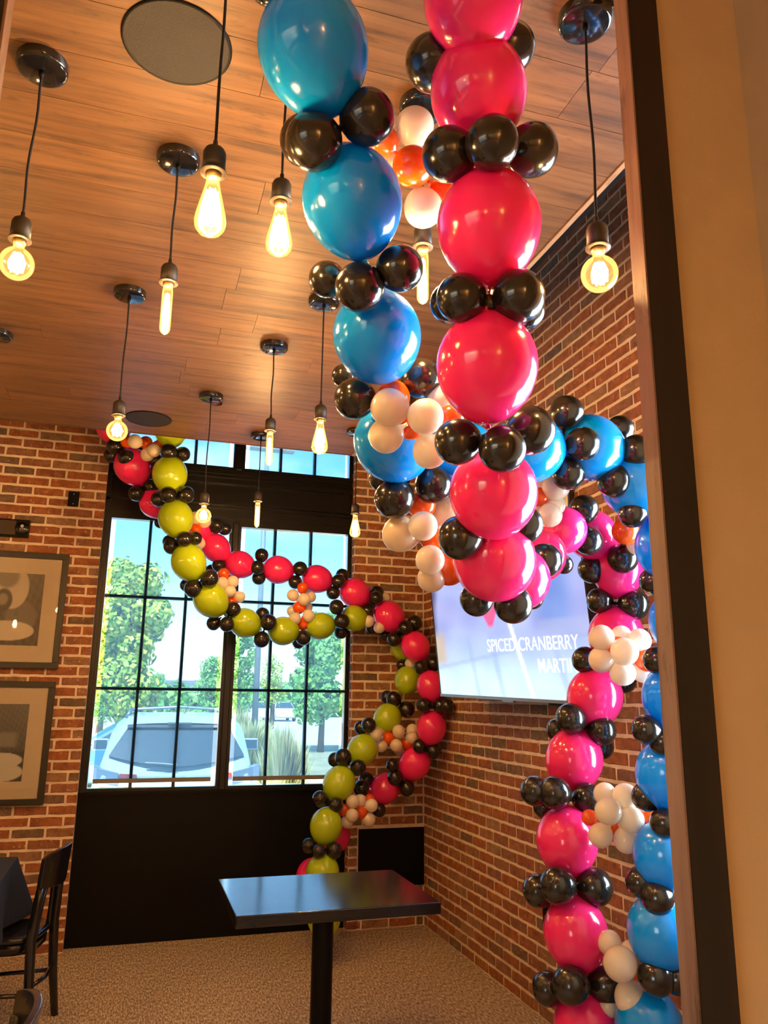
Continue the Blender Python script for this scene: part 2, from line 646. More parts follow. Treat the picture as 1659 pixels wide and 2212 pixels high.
def lathe(bm, prof, seg=24, cx=0, cy_=0, z0=0):
    """revolve a list of (r, z) about the vertical line through cx, cy_"""
    rings = []
    for r, z in prof:
        if r < 1e-5:
            rings.append([bm.verts.new((cx, cy_, z0 + z))])
        else:
            rings.append([bm.verts.new((cx + r * math.cos(2 * math.pi * k / seg), cy_ + r * math.sin(2 * math.pi * k / seg), z0 + z)) for k in range(seg)])
    for a, b in zip(rings, rings[1:]):
        for k in range(seg):
            k2 = (k + 1) % seg
            q = [a[k % len(a)], a[k2 % len(a)], b[k2 % len(b)], b[k % len(b)]]
            q = list(dict.fromkeys(q))
            if len(q) > 2:
                bm.faces.new(q)
    return bm


def tube(bm, pts, rad, seg=10, cap=True, flat=1.0):
    pts = [Vector(p) for p in pts]
    n = len(pts)
    if not hasattr(rad, '__len__'):
        rad = [rad] * n
    rings = []
    up = None
    for i, p in enumerate(pts):
        t = (pts[min(i + 1, n - 1)] - pts[max(i - 1, 0)]).normalized()
        if up is None:
            a = Vector((0, 0, 1)) if abs(t.z) < 0.9 else Vector((1, 0, 0))
            up = (a - t * a.dot(t)).normalized()
        else:
            up = (up - t * up.dot(t)).normalized()
        s = t.cross(up)
        rings.append([bm.verts.new(p + (up * math.cos(2 * math.pi * k / seg) + s * math.sin(2 * math.pi * k / seg) * flat) * rad[i]) for k in range(seg)])
    for a, b in zip(rings, rings[1:]):
        for k in range(seg):
            bm.faces.new((a[k], a[(k + 1) % seg], b[(k + 1) % seg], b[k]))
    if cap:
        bm.faces.new(rings[0])
        bm.faces.new(rings[-1])
    return bm


def prism(bm, outline, d):
    """outline: list of Vectors in a plane, d: extrusion Vector"""
    a = [bm.verts.new(p) for p in outline]
    b = [bm.verts.new(Vector(p) + d) for p in outline]
    bm.faces.new(a)
    bm.faces.new(b)
    for k in range(len(a)):
        bm.faces.new((a[k], a[(k + 1) % len(a)], b[(k + 1) % len(b)], b[k]))
    return bm


# ------------------------------------------------------------------ room shell
YB, YW, XR, HC, YO = 5.76, 5.86, 2.131, 3.15, 1.285
struct('floor', box(-4.2, 2.4, -5.2, 6.1, -0.1, 0.0), M_CARPET)
UPZ = 4.75
struct('ceiling_upper', box(-4.2, 2.4, -5.2, 6.2, UPZ, UPZ + 0.15), M_UPPER)
# walls: mortar slabs that carry the bricks
WLX, WRX = -0.278, 1.560
wall_bl = struct('wall_back_left', box(-4.2, WLX, YB, YB + 0.25, 0, UPZ), M_MORTAR)
wall_br = struct('wall_back_right', box(WRX, XR + 0.3, YB, YB + 0.25, 0, UPZ), M_MORTAR)
SWY0, SWY1, SWZ0, SWZ1 = 1.42, 2.55, 0.95, 2.85   # window in the right wall, behind the post as seen from here
b = bmesh.new()
bx(b, XR, XR + 0.2, YO - 0.1, SWY0, 0, UPZ)
bx(b, XR, XR + 0.2, SWY1, YB, 0, UPZ)
bx(b, XR, XR + 0.2, SWY0, SWY1, 0, SWZ0)
bx(b, XR, XR + 0.2, SWY0, SWY1, SWZ1, UPZ)
wall_r = struct('wall_right', b, M_MORTAR)
b = bmesh.new()
for y0, y1, z0, z1 in ((YO, YB, 0, UPZ), (0.2, YO, 0, UPZ), (-5.2, -3.4, 0, UPZ), (-3.4, 0.2, 0, 0.75), (-3.4, 0.2, 2.65, UPZ)):
    bx(b, -4.2, -4.05, y0, y1, z0, z1)
struct('wall_left', b, M_BEIGE)
struct('wall_rear', box(-4.05, 1.3, -5.2, -5.05, 0, UPZ), M_BEIGE)
# opening wall between the hall and this room
b = bmesh.new()
bx(b, 0.952, XR, 1.172, YO, 0, UPZ)
struct('wall_opening_right', b, M_BEIGE)
b = bmesh.new()
bx(b, -4.05, -0.35, 1.172, YO, 0, UPZ)
struct('wall_opening_left', b, M_BEIGE)
struct('wall_opening_header', box(-0.35, 0.952, 1.172, YO, 3.165, UPZ), M_BEIGE)
b = bmesh.new()
bx(b, 1.182, 1.32, -5.05, 1.172, 0, UPZ)
struct('wall_hall_right', b, M_BEIGE)
struct('ceiling_hall', box(-4.05, 1.182, -5.05, 1.172, 3.25, 3.35), M_BEIGE)
# wooden casing of the opening: jamb face with the room light in its paler colour, dark front board
def casing(name, x0, x1, jamb_on_left):
    t = struct(name, box(x0, x1, 1.156, 1.196, 0, 3.164), M_WALNUT)
    jx = x0 if jamb_on_left else x1
    a, c = (jx - 0.004, jx) if jamb_on_left else (jx, jx + 0.004)
    obj('jamb_face', box(a, c, 1.158, 1.200, 0, 3.164), M_JAMB, t)
    return t


casing('trim_1', 0.888, 0.959, True)
casing('trim_2', -0.36, -0.275, False)
struct('trim_3', box(-0.36, 0.959, 1.158, 1.171, 3.165, 3.24), M_WALNUT)
# hidden side window
b = bmesh.new()
for y0, y1, z0, z1 in ((SWY0, SWY0 + 0.05, SWZ0, SWZ1), (SWY1 - 0.05, SWY1, SWZ0, SWZ1), (SWY0, SWY1, SWZ0, SWZ0 + 0.05), (SWY0, SWY1, SWZ1 - 0.05, SWZ1)):
    bx(b, XR + 0.10, XR + 0.16, y0, y1, z0, z1)
win3 = struct('window_3', b, M_FRAME)
for k in range(1, 3):
    yk = SWY0 + (SWY1 - SWY0) * k / 3
    obj('muntin', box(XR + 0.115, XR + 0.145, yk - 0.011, yk + 0.011, SWZ0 + 0.05, SWZ1 - 0.05), M_FRAME, win3)
for k in range(1, 3):
    zk = SWZ0 + (SWZ1 - SWZ0) * k / 3
    obj('muntin', box(XR + 0.116, XR + 0.144, SWY0 + 0.05, SWY1 - 0.05, zk - 0.011, zk + 0.011), M_FRAME, win3)
obj('pane', box(XR + 0.127, XR + 0.133, SWY0 + 0.05, SWY1 - 0.05, SWZ0 + 0.05, SWZ1 - 0.05), M_PANE, win3)

# ------------------------------------------------------------------ bricks
CH, BL_, JT = 0.0677, 0.2032, 0.0130


def brick_mesh(seed):
    """one brick 1 x 1 in the wall plane (u, w), front at depth 0.012, with an uneven outline and a chamfered front edge"""
    r = random.Random(seed)
    bm = bmesh.new()
    nu = 5
    front, mid, back = [], [], []
    loop = [(-0.5 + k / nu, -0.5) for k in range(nu)] + [(0.5, -0.5)] + [(0.5 - k / nu, 0.5) for k in range(nu)] + [(-0.5, 0.5)]
    for (u, w) in loop:
        ju = r.uniform(-0.012, 0.004) * (1 if u > 0 else -1) if abs(u) > 0.49 else r.uniform(-0.01, 0.01)
        jw = r.uniform(-0.07, 0.0) * (1 if w > 0 else -1)
        if abs(u) > 0.49:
            jw *= 1.4
        u2, w2 = u + ju, w + jw
        back.append(bm.verts.new((u2, -0.012, w2)))
        mid.append(bm.verts.new((u2, 0.0015, w2)))
        front.append(bm.verts.new((u2 * 0.975, 0.0050 + r.uniform(-0.0015, 0.001), w2 * 0.90)))
    n = len(loop)
    for k in range(n):
        k2 = (k + 1) % n
        bm.faces.new((back[k], back[k2], mid[k2], mid[k]))
        bm.faces.new((mid[k], mid[k2], front[k2], front[k]))
    bm.faces.new(front)
    bmesh.ops.recalc_face_normals(bm, faces=bm.faces)
    me = bpy.data.meshes.new('brick')
    bm.to_mesh(me)
    bm.free()
    me.materials.append(M_BRICK)
    return me


BRICKS = [brick_mesh(k) for k in range(12)]


def brick_wall(wall, origin, udir, ndir, u0, u1, z1, holes, visible, offset=0.0, limit=300):
    """courses of bricks on a plane: origin + u*udir + z*up, proud along ndir"""
    udir, ndir = Vector(udir), Vector(ndir)
    spots = []
    nc = int(z1 / CH)
    for c in range(nc):
        za, zb = c * CH + JT / 2, (c + 1) * CH - JT / 2
        zc = (za + zb) / 2
        u = u0 - BL_ + ((BL_ / 2 if c % 2 else 0) + offset) % BL_
        while u < u1:
            a, b2 = max(u + JT / 2, u0), min(u + BL_ - JT / 2, u1)
            segs = [(a, b2)]
            for (ha, hb, hz0, hz1) in holes:
                if hz0 - 0.01 < zc < hz1 + 0.01:
                    new = []
                    for (s, e) in segs:
                        if e <= ha or s >= hb:
                            new.append((s, e))
                        else:
                            if s < ha:
                                new.append((s, ha))
                            if e > hb:
                                new.append((hb, e))
                    segs = new
            for (s, e) in segs:
                if e - s > 0.022:
                    spots.append((s, e, za, zb))
            u += BL_
    scored = []
    for (s, e, za, zb) in spots:
        P = Vector(origin) + udir * ((s + e) / 2) + Vector((0, 0, (za + zb) / 2))
        x, y, z = proj(P)
        ok = z > 0.2 and -60 < x < 1700 and -60 < y < 2270 and visible(P, x, y)
        Q = [proj(Vector(origin) + udir * q + Vector((0, 0, w))) for q, w in ((s, za), (e, za), (s, zb))]
        area = abs((Q[1][0] - Q[0][0]) * (Q[2][1] - Q[0][1]) - (Q[1][1] - Q[0][1]) * (Q[2][0] - Q[0][0])) if ok else 0
        scored.append((-area, s, e, za, zb))
    scored.sort()
    basis = Matrix((udir, ndir, Vector((0, 0, 1)))).transposed().to_4x4()
    rest = bmesh.new()
    nrest = 0
    for k, (ar, s, e, za, zb) in enumerate(scored):
        P = Vector(origin) + udir * ((s + e) / 2) + Vector((0, 0, (za + zb) / 2))
        me = BRICKS[random.randrange(12)]
        flip = random.choice((1, -1))
        S = Matrix.Diagonal((flip * (e - s), random.uniform(0.7, 1.25), flip * (zb - za) * random.uniform(0.97, 1.06), 1))
        mw = Matrix.Translation(P) @ basis @ S
        if k < limit and ar < 0:
            o = bpy.data.objects.new('brick', me)
            COL.objects.link(o)
            o.parent = wall
            o.matrix_world = mw
        else:
            tmp = me.copy()
            tmp.transform(mw)
            rest.from_mesh(tmp)
            bpy.data.meshes.remove(tmp)
            nrest += 1
    if nrest:
        o = obj('brick_courses', rest, M_BRICK, wall)
        o['kind'] = 'stuff'
    else:
        rest.free()


PNX0, PNX1, PNZ0, PNZ1 = 1.632, XR - 0.006, 0.271, 0.660
brick_wall(wall_bl, (0, YB, 0), (1, 0, 0), (0, -1, 0), -1.5, WLX, UPZ - 0.02, [], lambda P, x, y: True, 0.035)
brick_wall(wall_br, (0, YB, 0), (1, 0, 0), (0, -1, 0), WRX, XR - 0.012, UPZ - 0.02, [(PNX0 - 0.01, PNX1 + 0.02, PNZ0 - 0.02, PNZ1 + 0.02)], lambda P, x, y: y > 900, 0.10)
brick_wall(wall_r, (XR, YB - 0.012, 0), (0, -1, 0), (-1, 0, 0), 0.0, YB - YO - 0.02, UPZ - 0.02,
           [(YB - 0.012 - SWY1, YB - 0.012 - SWY0, SWZ0, SWZ1)],
           lambda P, x, y: x < 1480 and not (960 < x < 1290 and 1270 < y < 1500) and y > 330, 0.06)
# side return of the bricks at the window's right hand reveal
brick_wall(wall_br, (WRX, YB + 0.092, 0), (0, -1, 0), (-1, 0, 0), 0.0, 0.09, UPZ - 0.02, [], lambda P, x, y: False, 0.0, 0)

# ------------------------------------------------------------------ ceiling cloud: planks, trims
CX0, CX1, CY0, CY1 = -3.9, 1.285, YO, 4.852
cloud = struct('ceiling', box(CX0, CX1, CY0, CY1, HC + 0.012, HC + 0.10), M_UPPER)
pw = 0.178
ny = int((CY1 - CY0) / pw) + 1
for j in range(ny):
    ya, yb = CY1 - (j + 1) * pw, CY1 - j * pw
    ya = max(ya, CY0)
    x = CX1 - random.uniform(0.25, 1.2)
    cuts = [CX1]
    while x > CX0:
        cuts.append(x)
        x -= 1.22
    cuts.append(CX0)
    for xa, xb in zip(cuts[1:], cuts):
        if xb - xa < 0.05:
            continue
        bm = bmesh.new()
        e = 0.0003
        c = 0.0005
        v = [bm.verts.new(p) for p in ((xa + e, ya + e, HC + 0.012), (xb - e, ya + e, HC + 0.012), (xb - e, yb - e, HC + 0.012), (xa + e, yb - e, HC + 0.012),
                                       (xa + e + c, ya + e + c, HC), (xb - e - c, ya + e + c, HC), (xb - e - c, yb - e - c, HC), (xa + e + c, yb - e - c, HC))]
        for f in ((0, 1, 5, 4), (1, 2, 6, 5), (2, 3, 7, 6), (3, 0, 4, 7), (4, 5, 6, 7)):
            bm.faces.new([v[i] for i in f])
        obj('plank', bm, M_CEIL, cloud)
struct('trim_4', box(CX1, CX1 + 0.016, CY0, CY1 + 0.016, HC - 0.004, HC + 0.10), M_OAK)
struct('trim_5', box(CX0, CX1, CY1, CY1 + 0.014, HC - 0.003, HC + 0.10), mat('dark_edge_wood', (0.10, 0.045, 0.028), 0.5))
struct('black_strip', box(CX1 + 0.017, CX1 + 0.038, CY0, CY1 - 0.9, HC - 0.002, HC + 0.12), M_BLACK)  # narrow black strip just outside the pale right hand edge


# ------------------------------------------------------------------ the big window
def window_unit(name, x0, x1, z0, z1, mx_, mz_, shade_gap, hem):
    """frame opening x0..x1, z0..z1 at YW; muntin positions; a pulled down solar shade with bright gaps at its sides"""
    b = bmesh.new()
    fwid = 0.022
    bx(b, x0 - fwid, x0, YW - 0.02, YW + 0.05, z0 - fwid, z1 + fwid)
    bx(b, x1, x1 + fwid, YW - 0.02, YW + 0.05, z0 - fwid, z1 + fwid)
    bx(b, x0, x1, YW - 0.02, YW + 0.05, z0 - fwid, z0)
    bx(b, x0, x1, YW - 0.02, YW + 0.05, z1, z1 + fwid)
    w = struct(name, b, M_FRAME)
    xs = [x0] + mx_ + [x1]
    zs = [z0] + mz_ + [z1]
    for x in mx_:
        obj('muntin', box(x - 0.011, x + 0.011, YW + 0.006, YW + 0.034, z0, z1), M_MUNT, w)
    for z in mz_:
        obj('muntin', box(x0, x1, YW + 0.007, YW + 0.033, z - 0.0105, z + 0.0105), M_MUNT, w)
    for xa, xb in zip(xs, xs[1:]):
        for za, zb in zip(zs, zs[1:]):
            obj('pane', box(xa + 0.001, xb - 0.001, YW + 0.018, YW + 0.022, za + 0.001, zb - 0.001), M_PANE, w)
    s = obj('solar_shade', box(x0 + shade_gap, x1 - shade_gap, YW - 0.004, YW - 0.002, hem, z1 - 0.012), M_SHADE, w)
    if hem > z0:
        obj('hem_bar', box(x0 + shade_gap, x1 - shade_gap, YW - 0.009, YW + 0.002, hem - 0.026, hem + 0.002), M_HEM, s)
    return w


window_unit('window_1', -0.226, 0.613, 0.965, 2.815, [0.048, 0.331], [1.618, 2.257], 0.032, 1.022)
window_unit('window_2', 0.702, 1.528, 0.965, 2.815, [0.962, 1.241], [1.618, 2.257], 0.032, 1.022)
window_unit('window_4', -0.226, 0.613, 3.272, 4.30, [0.048, 0.331], [], 0.032, 3.272)
window_unit('window_5', 0.702, 1.528, 3.272, 4.30, [0.980, 1.252], [], 0.032, 3.272)
# frame members between the units
b = bmesh.new()
bx(b, 0.635, 0.680, YW - 0.045, YW + 0.06, 0.94, 2.84)
bx(b, 0.635, 0.680, YW - 0.03, YW + 0.06, 3.25, UPZ)
struct('trim_7', b, M_FRAME, bevel=0.006)
b = bmesh.new()
bx(b, WLX + 0.001, -0.249, YW - 0.035, YW + 0.06, 0.94, UPZ)
bx(b, 1.551, WRX - 0.001, YW - 0.035, YW + 0.06, 0.94, UPZ)
struct('trim_8', b, M_FRAME)
b = bmesh.new()
bx(b, WLX + 0.001, WRX - 0.001, YW - 0.01, YW + 0.06, 2.838, 3.249)       # black spandrel between window and transom
bx(b, WLX + 0.001, WRX - 0.001, YW - 0.05, YW - 0.01, 2.975, 2.995)       # ledge that catches the light
bx(b, WLX + 0.001, WRX - 0.001, YW - 0.035, YW - 0.01, 2.945, 2.962)
bx(b, WLX + 0.001, WRX - 0.001, YW - 0.022, YW - 0.01, 2.875, 2.888)
bx(b, WLX + 0.001, WRX - 0.001, YW - 0.045, YW - 0.01, 3.135, 3.165)
bx(b, WLX + 0.001, WRX - 0.001, YW - 0.03, YW - 0.01, 3.185, 3.20)
bx(b, WLX + 0.001, WRX - 0.001, YW - 0.02, YW - 0.01, 3.215, 3.245)
struct('trim_9', b, M_FRAME)
b = bmesh.new()
bx(b, WLX + 0.001, WRX - 0.001, YW - 0.045, YW + 0.06, 0.925, 0.942)      # sill
bx(b, WLX + 0.001, WRX - 0.001, YW - 0.012, YW + 0.06, 0.0, 0.925)        # black apron panel down to the floor
bx(b, WLX + 0.001, WRX - 0.001, YW - 0.022, YW - 0.012, 0.900, 0.925)
struct('wall_under_window', b, M_BLACK)
# low black access panel in the brick by the corner
t = thing('access_panel', 'plain matte black panel set low in the brick beside the room corner', 'panel', ((PNX0 + PNX1) / 2, YB, PNZ0))
w2, h2 = (PNX1 - PNX0) / 2, PNZ1 - PNZ0
obj('panel_face', box(-w2, w2, -0.010, 0.0, 0, h2), M_BLACK, t)
b = bmesh.new()
for a in ((-w2, w2, 0, 0.012), (-w2, w2, h2 - 0.012, h2), (-w2, -w2 + 0.012, 0.012, h2 - 0.012), (w2 - 0.012, w2, 0.012, h2 - 0.012)):
    bx(b, a[0], a[1], -0.014, -0.010, a[2], a[3])
obj('panel_rim', b, M_BLACK, t)

# ------------------------------------------------------------------ ceiling fittings
def disc(name, label, x, y, r, th, m, cat, group=None):
    t = thing(name, label, cat, (x, y, HC), 0, group)
    bm = lathe(bmesh.new(), [(0, -th), (r * 0.94, -th), (r * 0.94, 0)], 48)
    obj('grille' if r > 0.05 else 'cover', bm, m, t)
    bm = lathe(bmesh.new(), [(r * 0.94, -th), (r * 0.97, -th - 0.002), (r, -th * 0.5), (r, 0), (r * 0.94, 0)], 48)
    obj('rim', bm, M_BLACK, t, smooth=True)
    return t


disc('ceiling_speaker', 'large round dark ceiling speaker at the near end of the planks', -0.016, 1.714, 0.134, 0.004, M_SPK, 'speaker')
disc('ceiling_speaker', 'round black ceiling speaker by the far edge, behind a lit globe bulb', -0.025, 4.565, 0.132, 0.004, M_SPK, 'speaker')
p = onZ(467, 869, HC)
disc('sprinkler_cover', 'small flat dark disc on the ceiling just behind a pendant canopy', p.x, p.y, 0.035, 0.006, M_BLACKG, 'sprinkler')

# ------------------------------------------------------------------ pendants
def bulb_profile(kind):
    if kind == 'globe':
        R = 0.040
        pts = [(0.013, 0.0), (0.014, -0.012)]
        for k in range(1, 15):
            a = math.pi * (0.13 + 0.87 * k / 14)
            pts.append((R * math.sin(a), -0.012 - R * 0.92 - R * -math.cos(a) * -1.0 if False else -0.050 + R * math.cos(a)))
        return pts, -0.050, 0.092
    if kind == 'edison':
        return [(0.013, 0), (0.014, -0.010), (0.018, -0.03), (0.025, -0.06), (0.0305, -0.085), (0.032, -0.100), (0.030, -0.112), (0.023, -0.122), (0.012, -0.127), (0, -0.128)], -0.07, 0.128
    return [(0.013, 0), (0.0145, -0.008), (0.0155, -0.02), (0.0155, -0.125), (0.0145, -0.135), (0.010, -0.143), (0.004, -0.147), (0, -0.1475)], -0.08, 0.1475


def filament(kind):
    bm = bmesh.new()
    n, r, za, zb, tk = {'globe': (6, 0.019, -0.026, -0.070, 0.0016), 'edison': (6, 0.019, -0.028, -0.110, 0.0016), 'tube': (4, 0.0095, -0.022, -0.134, 0.0013)}[kind]
    for k in range(n):
        a = 2 * math.pi * k / n
        tube(bm, [(r * 0.55 * math.cos(a), r * 0.55 * math.sin(a), za), (r * math.cos(a), r * math.sin(a), (za + zb) / 2), (r * 0.8 * math.cos(a + 0.5), r * 0.8 * math.sin(a + 0.5), zb)], tk, 6)
    return bm


def core(kind):
    if kind == 'globe':
        return lathe(bmesh.new(), [(0, -0.020), (0.010, -0.027), (0.017, -0.048), (0.013, -0.066), (0, -0.074)], 16)
    if kind == 'edison':
        return lathe(bmesh.new(), [(0, -0.022), (0.008, -0.032), (0.016, -0.075), (0.013, -0.102), (0, -0.112)], 16)
    return lathe(bmesh.new(), [(0, -0.018), (0.005, -0.024), (0.0075, -0.08), (0.006, -0.130), (0, -0.136)], 16)


PEND = {}


def pendant(label, x, y, zs, kind, watts, sway=0.0, ceil=HC):
    t = thing('pendant_lamp', label, 'pendant lamp', (x, y, ceil), 0, 'bare filament bulb pendants')
    if kind not in PEND:
        me = {}
        me['canopy'] = lathe(bmesh.new(), [(0.0, -0.026), (0.054, -0.026), (0.060, -0.024), (0.0635, -0.018), (0.0635, 0)], 40)
        me['cord_grip'] = lathe(bmesh.new(), [(0, -0.044), (0.0045, -0.044), (0.007, -0.036), (0.007, -0.026), (0, -0.026)], 14)
        me['socket'] = lathe(bmesh.new(), [(0, 0.014), (0.005, 0.014), (0.0055, 0.002), (0.012, -0.002), (0.020, -0.008), (0.0235, -0.016), (0.0235, -0.058), (0.019, -0.059), (0.0, -0.059)], 24)
        me['socket_ring'] = lathe(bmesh.new(), [(0.0165, -0.0595), (0.027, -0.0595), (0.027, -0.0625), (0.0165, -0.0625)], 24)
        pr, _, _ = bulb_profile(kind)
        me['bulb_cap'] = lathe(bmesh.new(), [(0, -0.060), (0.0155, -0.060), (0.0150, -0.070), (0.013, -0.076), (0, -0.076)], 20)
        me['bulb_glass'] = lathe(bmesh.new(), pr, 28)
        me['filament'] = filament(kind)
        me['filament_core'] = core(kind)
        ms = {'canopy': M_BLACKG, 'cord_grip': M_BLACK, 'socket': M_SOCK, 'socket_ring': M_SOCK, 'bulb_cap': M_BRASS, 'bulb_glass': M_GLASSB, 'filament': M_FIL, 'filament_core': M_GLOWCORE}
        PEND[kind] = {}
        for k, bm in me.items():
            m_ = bpy.data.meshes.new(k)
            bmesh.ops.recalc_face_normals(bm, faces=bm.faces)
            bm.to_mesh(m_)
            bm.free()
            m_.materials.append(ms[k])
            for p_ in m_.polygons:
                p_.use_smooth = True
            PEND[kind][k] = m_
    me = PEND[kind]
    dz = zs - ceil
    obj('canopy', me['canopy'], None, t)
    obj('cord_grip', me['cord_grip'], None, t)
    n = 12
    cp = [(sway * math.sin(math.pi * k / n) * math.sin(2.2 * math.pi * k / n), 0, -0.04 + (dz + 0.04) * k / n) for k in range(n + 1)]
    obj('cord', tube(bmesh.new(), cp, 0.0032, 8), M_CORD, t, smooth=True)
    s = obj('socket', me['socket'], None, t, loc=(0, 0, dz))
    obj('socket_ring', me['socket_ring'], None, s)
    zb = dz - 0.074
    bg_ = obj('bulb', me['bulb_glass'], None, t, loc=(0, 0, zb))
    obj('bulb_cap', me['bulb_cap'], None, bg_, loc=(0, 0, 0.074))
    obj('filament', me['filament'], None, bg_)
    obj('filament_core', me['filament_core'], None, bg_)
    _, zc, _ = bulb_profile(kind)
    L = add_light('bulb_light', 'POINT', watts, WARM, (x, y, ceil + zb + zc), shadow_soft_size=0.02)
    return t


def z_at(x, y, py, px=None):
    """height on the vertical through x, y that shows at picture row py"""
    lo, hi = 0.0, 3.3
    for _ in range(40):
        m_ = (lo + hi) / 2
        if proj((x, y, m_))[1] > py:
            lo = m_
        else:
            hi = m_
    return (lo + hi) / 2


for lab, cpx, cpy, spy, kind, sw in (
    ('leftmost near pendant, round globe bulb on a long black cord', 91, 150, 470, 'globe', 0.004),
    ('pendant with a tube bulb between the left globe and the close teardrop bulb', 385, 352, 570, 'tube', 0.002),
    ('pendant with a globe bulb hanging beside the far round speaker', 280, 640, 865, 'globe', 0.002),
    ('pendant with a teardrop bulb beside the lowest hanging blue balloon', 700, 657, 874, 'edison', 0.0),
    ('pendant with a tube bulb left of the far teardrop bulb', 592, 754, 903, 'tube', 0.003),
    ('pendant with a small globe bulb hanging low before the window and lime balloons', 456, 861, 1064, 'globe', 0.003),
    ('pendant with a small tube bulb hanging low before the middle of the window', 564, 945, 1062, 'tube', 0.0),
    ('farthest pendant, small teardrop bulb before the brick beside the window', 771, 936, 1088, 'edison', 0.0),
    ('pendant with a globe bulb before the right brick wall beside the wooden post', 1264, 50, 482, 'globe', -0.004),
    ('pendant with a tube bulb half hidden between the blue and the pink balloons', 913, 238, 489, 'tube', 0.0),
):
    P = onZ(cpx, cpy, HC - 0.02)
    pendant(lab, P.x, P.y, z_at(P.x, P.y, spy), kind, W_BULB, sw)
for lab, px_, py_, dep, kind in (('closest pendant, large teardrop bulb whose canopy is above the frame', 465, 318, 1.62, 'edison'),
                                 ('pendant with a teardrop bulb hanging behind the topmost blue balloon', 609, 388, 1.90, 'edison')):
    P = at(px_, py_, dep)
    pendant(lab, P.x, P.y, P.z, kind, W_BULB, 0.001)
P = onZ(-6, 728, HC - 0.02)
pendant('pendant cut off by the left edge, only its black canopy showing', P.x, P.y, 2.45, 'globe', W_BULB)
for k, (x, y) in enumerate(((-1.25, 2.1), (-1.55, 3.3), (-1.15, 4.35), (-2.6, 2.4), (-2.7, 3.9))):
    pendant('pendant beyond the left edge of the view, ' + ('teardrop bulb nearest the opening', 'globe bulb in the middle of its row', 'teardrop bulb over the clothed table', 'globe bulb by the opening wall', 'teardrop bulb at the far left')[k], x, y, 2.45, ('edison', 'globe')[k % 2], W_BULB * 1.9)
HALL = ('globe bulb nearest the left jamb', 'teardrop bulb by the left wall', 'globe bulb by the right wall', 'teardrop bulb in the middle', 'added unseen fill globe, far right', 'teardrop bulb at the far left')
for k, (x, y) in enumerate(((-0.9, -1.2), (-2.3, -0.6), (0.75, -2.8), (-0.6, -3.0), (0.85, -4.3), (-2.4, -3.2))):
    pendant('pendant over the hall floor behind the opening, ' + HALL[k], x, y, 2.45, ('globe', 'edison')[k % 2], W_HALL * (42.0 if k == 4 else 1.0), 0, 3.25)  # the strongest one is a fill light added for the beige wall


# ------------------------------------------------------------------ balloons
def balloon_mesh(kind):
    n, seg = 22, 32
    prof = []
    for k in range(n + 1):
        t_ = -math.cos(math.pi * k / n)
        if kind == 'link':
            r = (1 - t_ * t_) ** 0.56 * (1 + 0.05 * t_) * 1.0
        else:
            r = math.sqrt(max(0, 1 - t_ * t_)) * (1 + 0.07 * t_)
        prof.append((r, t_))
    if kind == 'link':
        prof = [(0, -1.10), (0.075, -1.08), (0.045, -1.03), (0.06, -0.992)] + prof[1:-1] + [(0.06, 0.992), (0.04, 1.02), (0.06, 1.05), (0, 1.06)]
    else:
        prof = [(0, -1.34), (0.12, -1.32), (0.11, -1.12), (0.17, -1.0)] + prof[2:]
    bm = lathe(bmesh.new(), [(r, z) for r, z in prof], seg)
    bmesh.ops.recalc_face_normals(bm, faces=bm.faces)
    me = bpy.data.meshes.new(kind + '_balloon')
    bm.to_mesh(me)
    bm.free()
    for p_ in me.polygons:
        p_.use_smooth = True
    return me


BM = {}
for c_ in M_BL:
    for kd in ('link', 'round'):
        me_ = balloon_mesh(kd)
        me_.materials.append(M_BL[c_])
        BM[c_, kd] = me_


def balloon(parent, col, P, R, axis, kd, stretch):
    o = bpy.data.objects.new(col + '_balloon', BM[col, kd])
    COL.objects.link(o)
    o.parent = parent
    q = axis.to_track_quat('Z', 'Y')
    spin = Matrix.Rotation(random.uniform(0, 6.28), 4, 'Z')
    mw = Matrix.Translation(P) @ q.to_matrix().to_4x4() @ spin @ Matrix.Diagonal((R, R, R * stretch, 1))
    o.matrix_world = mw
    return o


def garland(name, label, bigs, smalls, ysurf=False, stretch=1.15, cat='balloon garland', extra=()):
    """bigs: (colour, px, py, diameter px, depth or wall distance, shown); smalls: (px, py, diameter px[, depth offset])"""
    cs = []
    for (c, x, y, d, dep, shown) in bigs:
        P = onY(x, y, dep) if ysurf else at(x, y, dep)
        z = depth_of(P)
        cs.append((c, P, d * z / F / 2, x, y, z, shown))
    t = thing(name, label, cat, cs[-1][1].xy.to_3d())
    bpy.context.view_layer.update()
    mids = []
    for i, (c, P, R, x, y, z, shown) in enumerate(cs):
        a = cs[max(i - 1, 0)][1]
        e = cs[min(i + 1, len(cs) - 1)][1]
        ax = (a - e).normalized()
        if shown:
            balloon(t, c, P, R, ax, 'link', stretch)
        if i:
            Q = cs[i - 1]
            mids.append(((P + Q[1]) / 2, (P - Q[1]).normalized()))
    for s in smalls:
        x, y, d = s[:3]
        off = s[3] if len(s) > 3 else -0.045
        c = s[4] if len(s) > 4 else 'black'
        # depth of the nearest joint of the chain
        best = min(mids, key=lambda mm: (proj(mm[0])[0] - x) ** 2 + (proj(mm[0])[1] - y) ** 2)
        z = depth_of(best[0]) + off
        P = at(x, y, z)
        R = d * z / F / 2
        ax = P - best[0]
        ax = ax.normalized() if ax.length > 0.01 else Vector((0, -1, 0))
        balloon(t, c, P, R * 0.985, ax, 'round', 1.04)
    return t


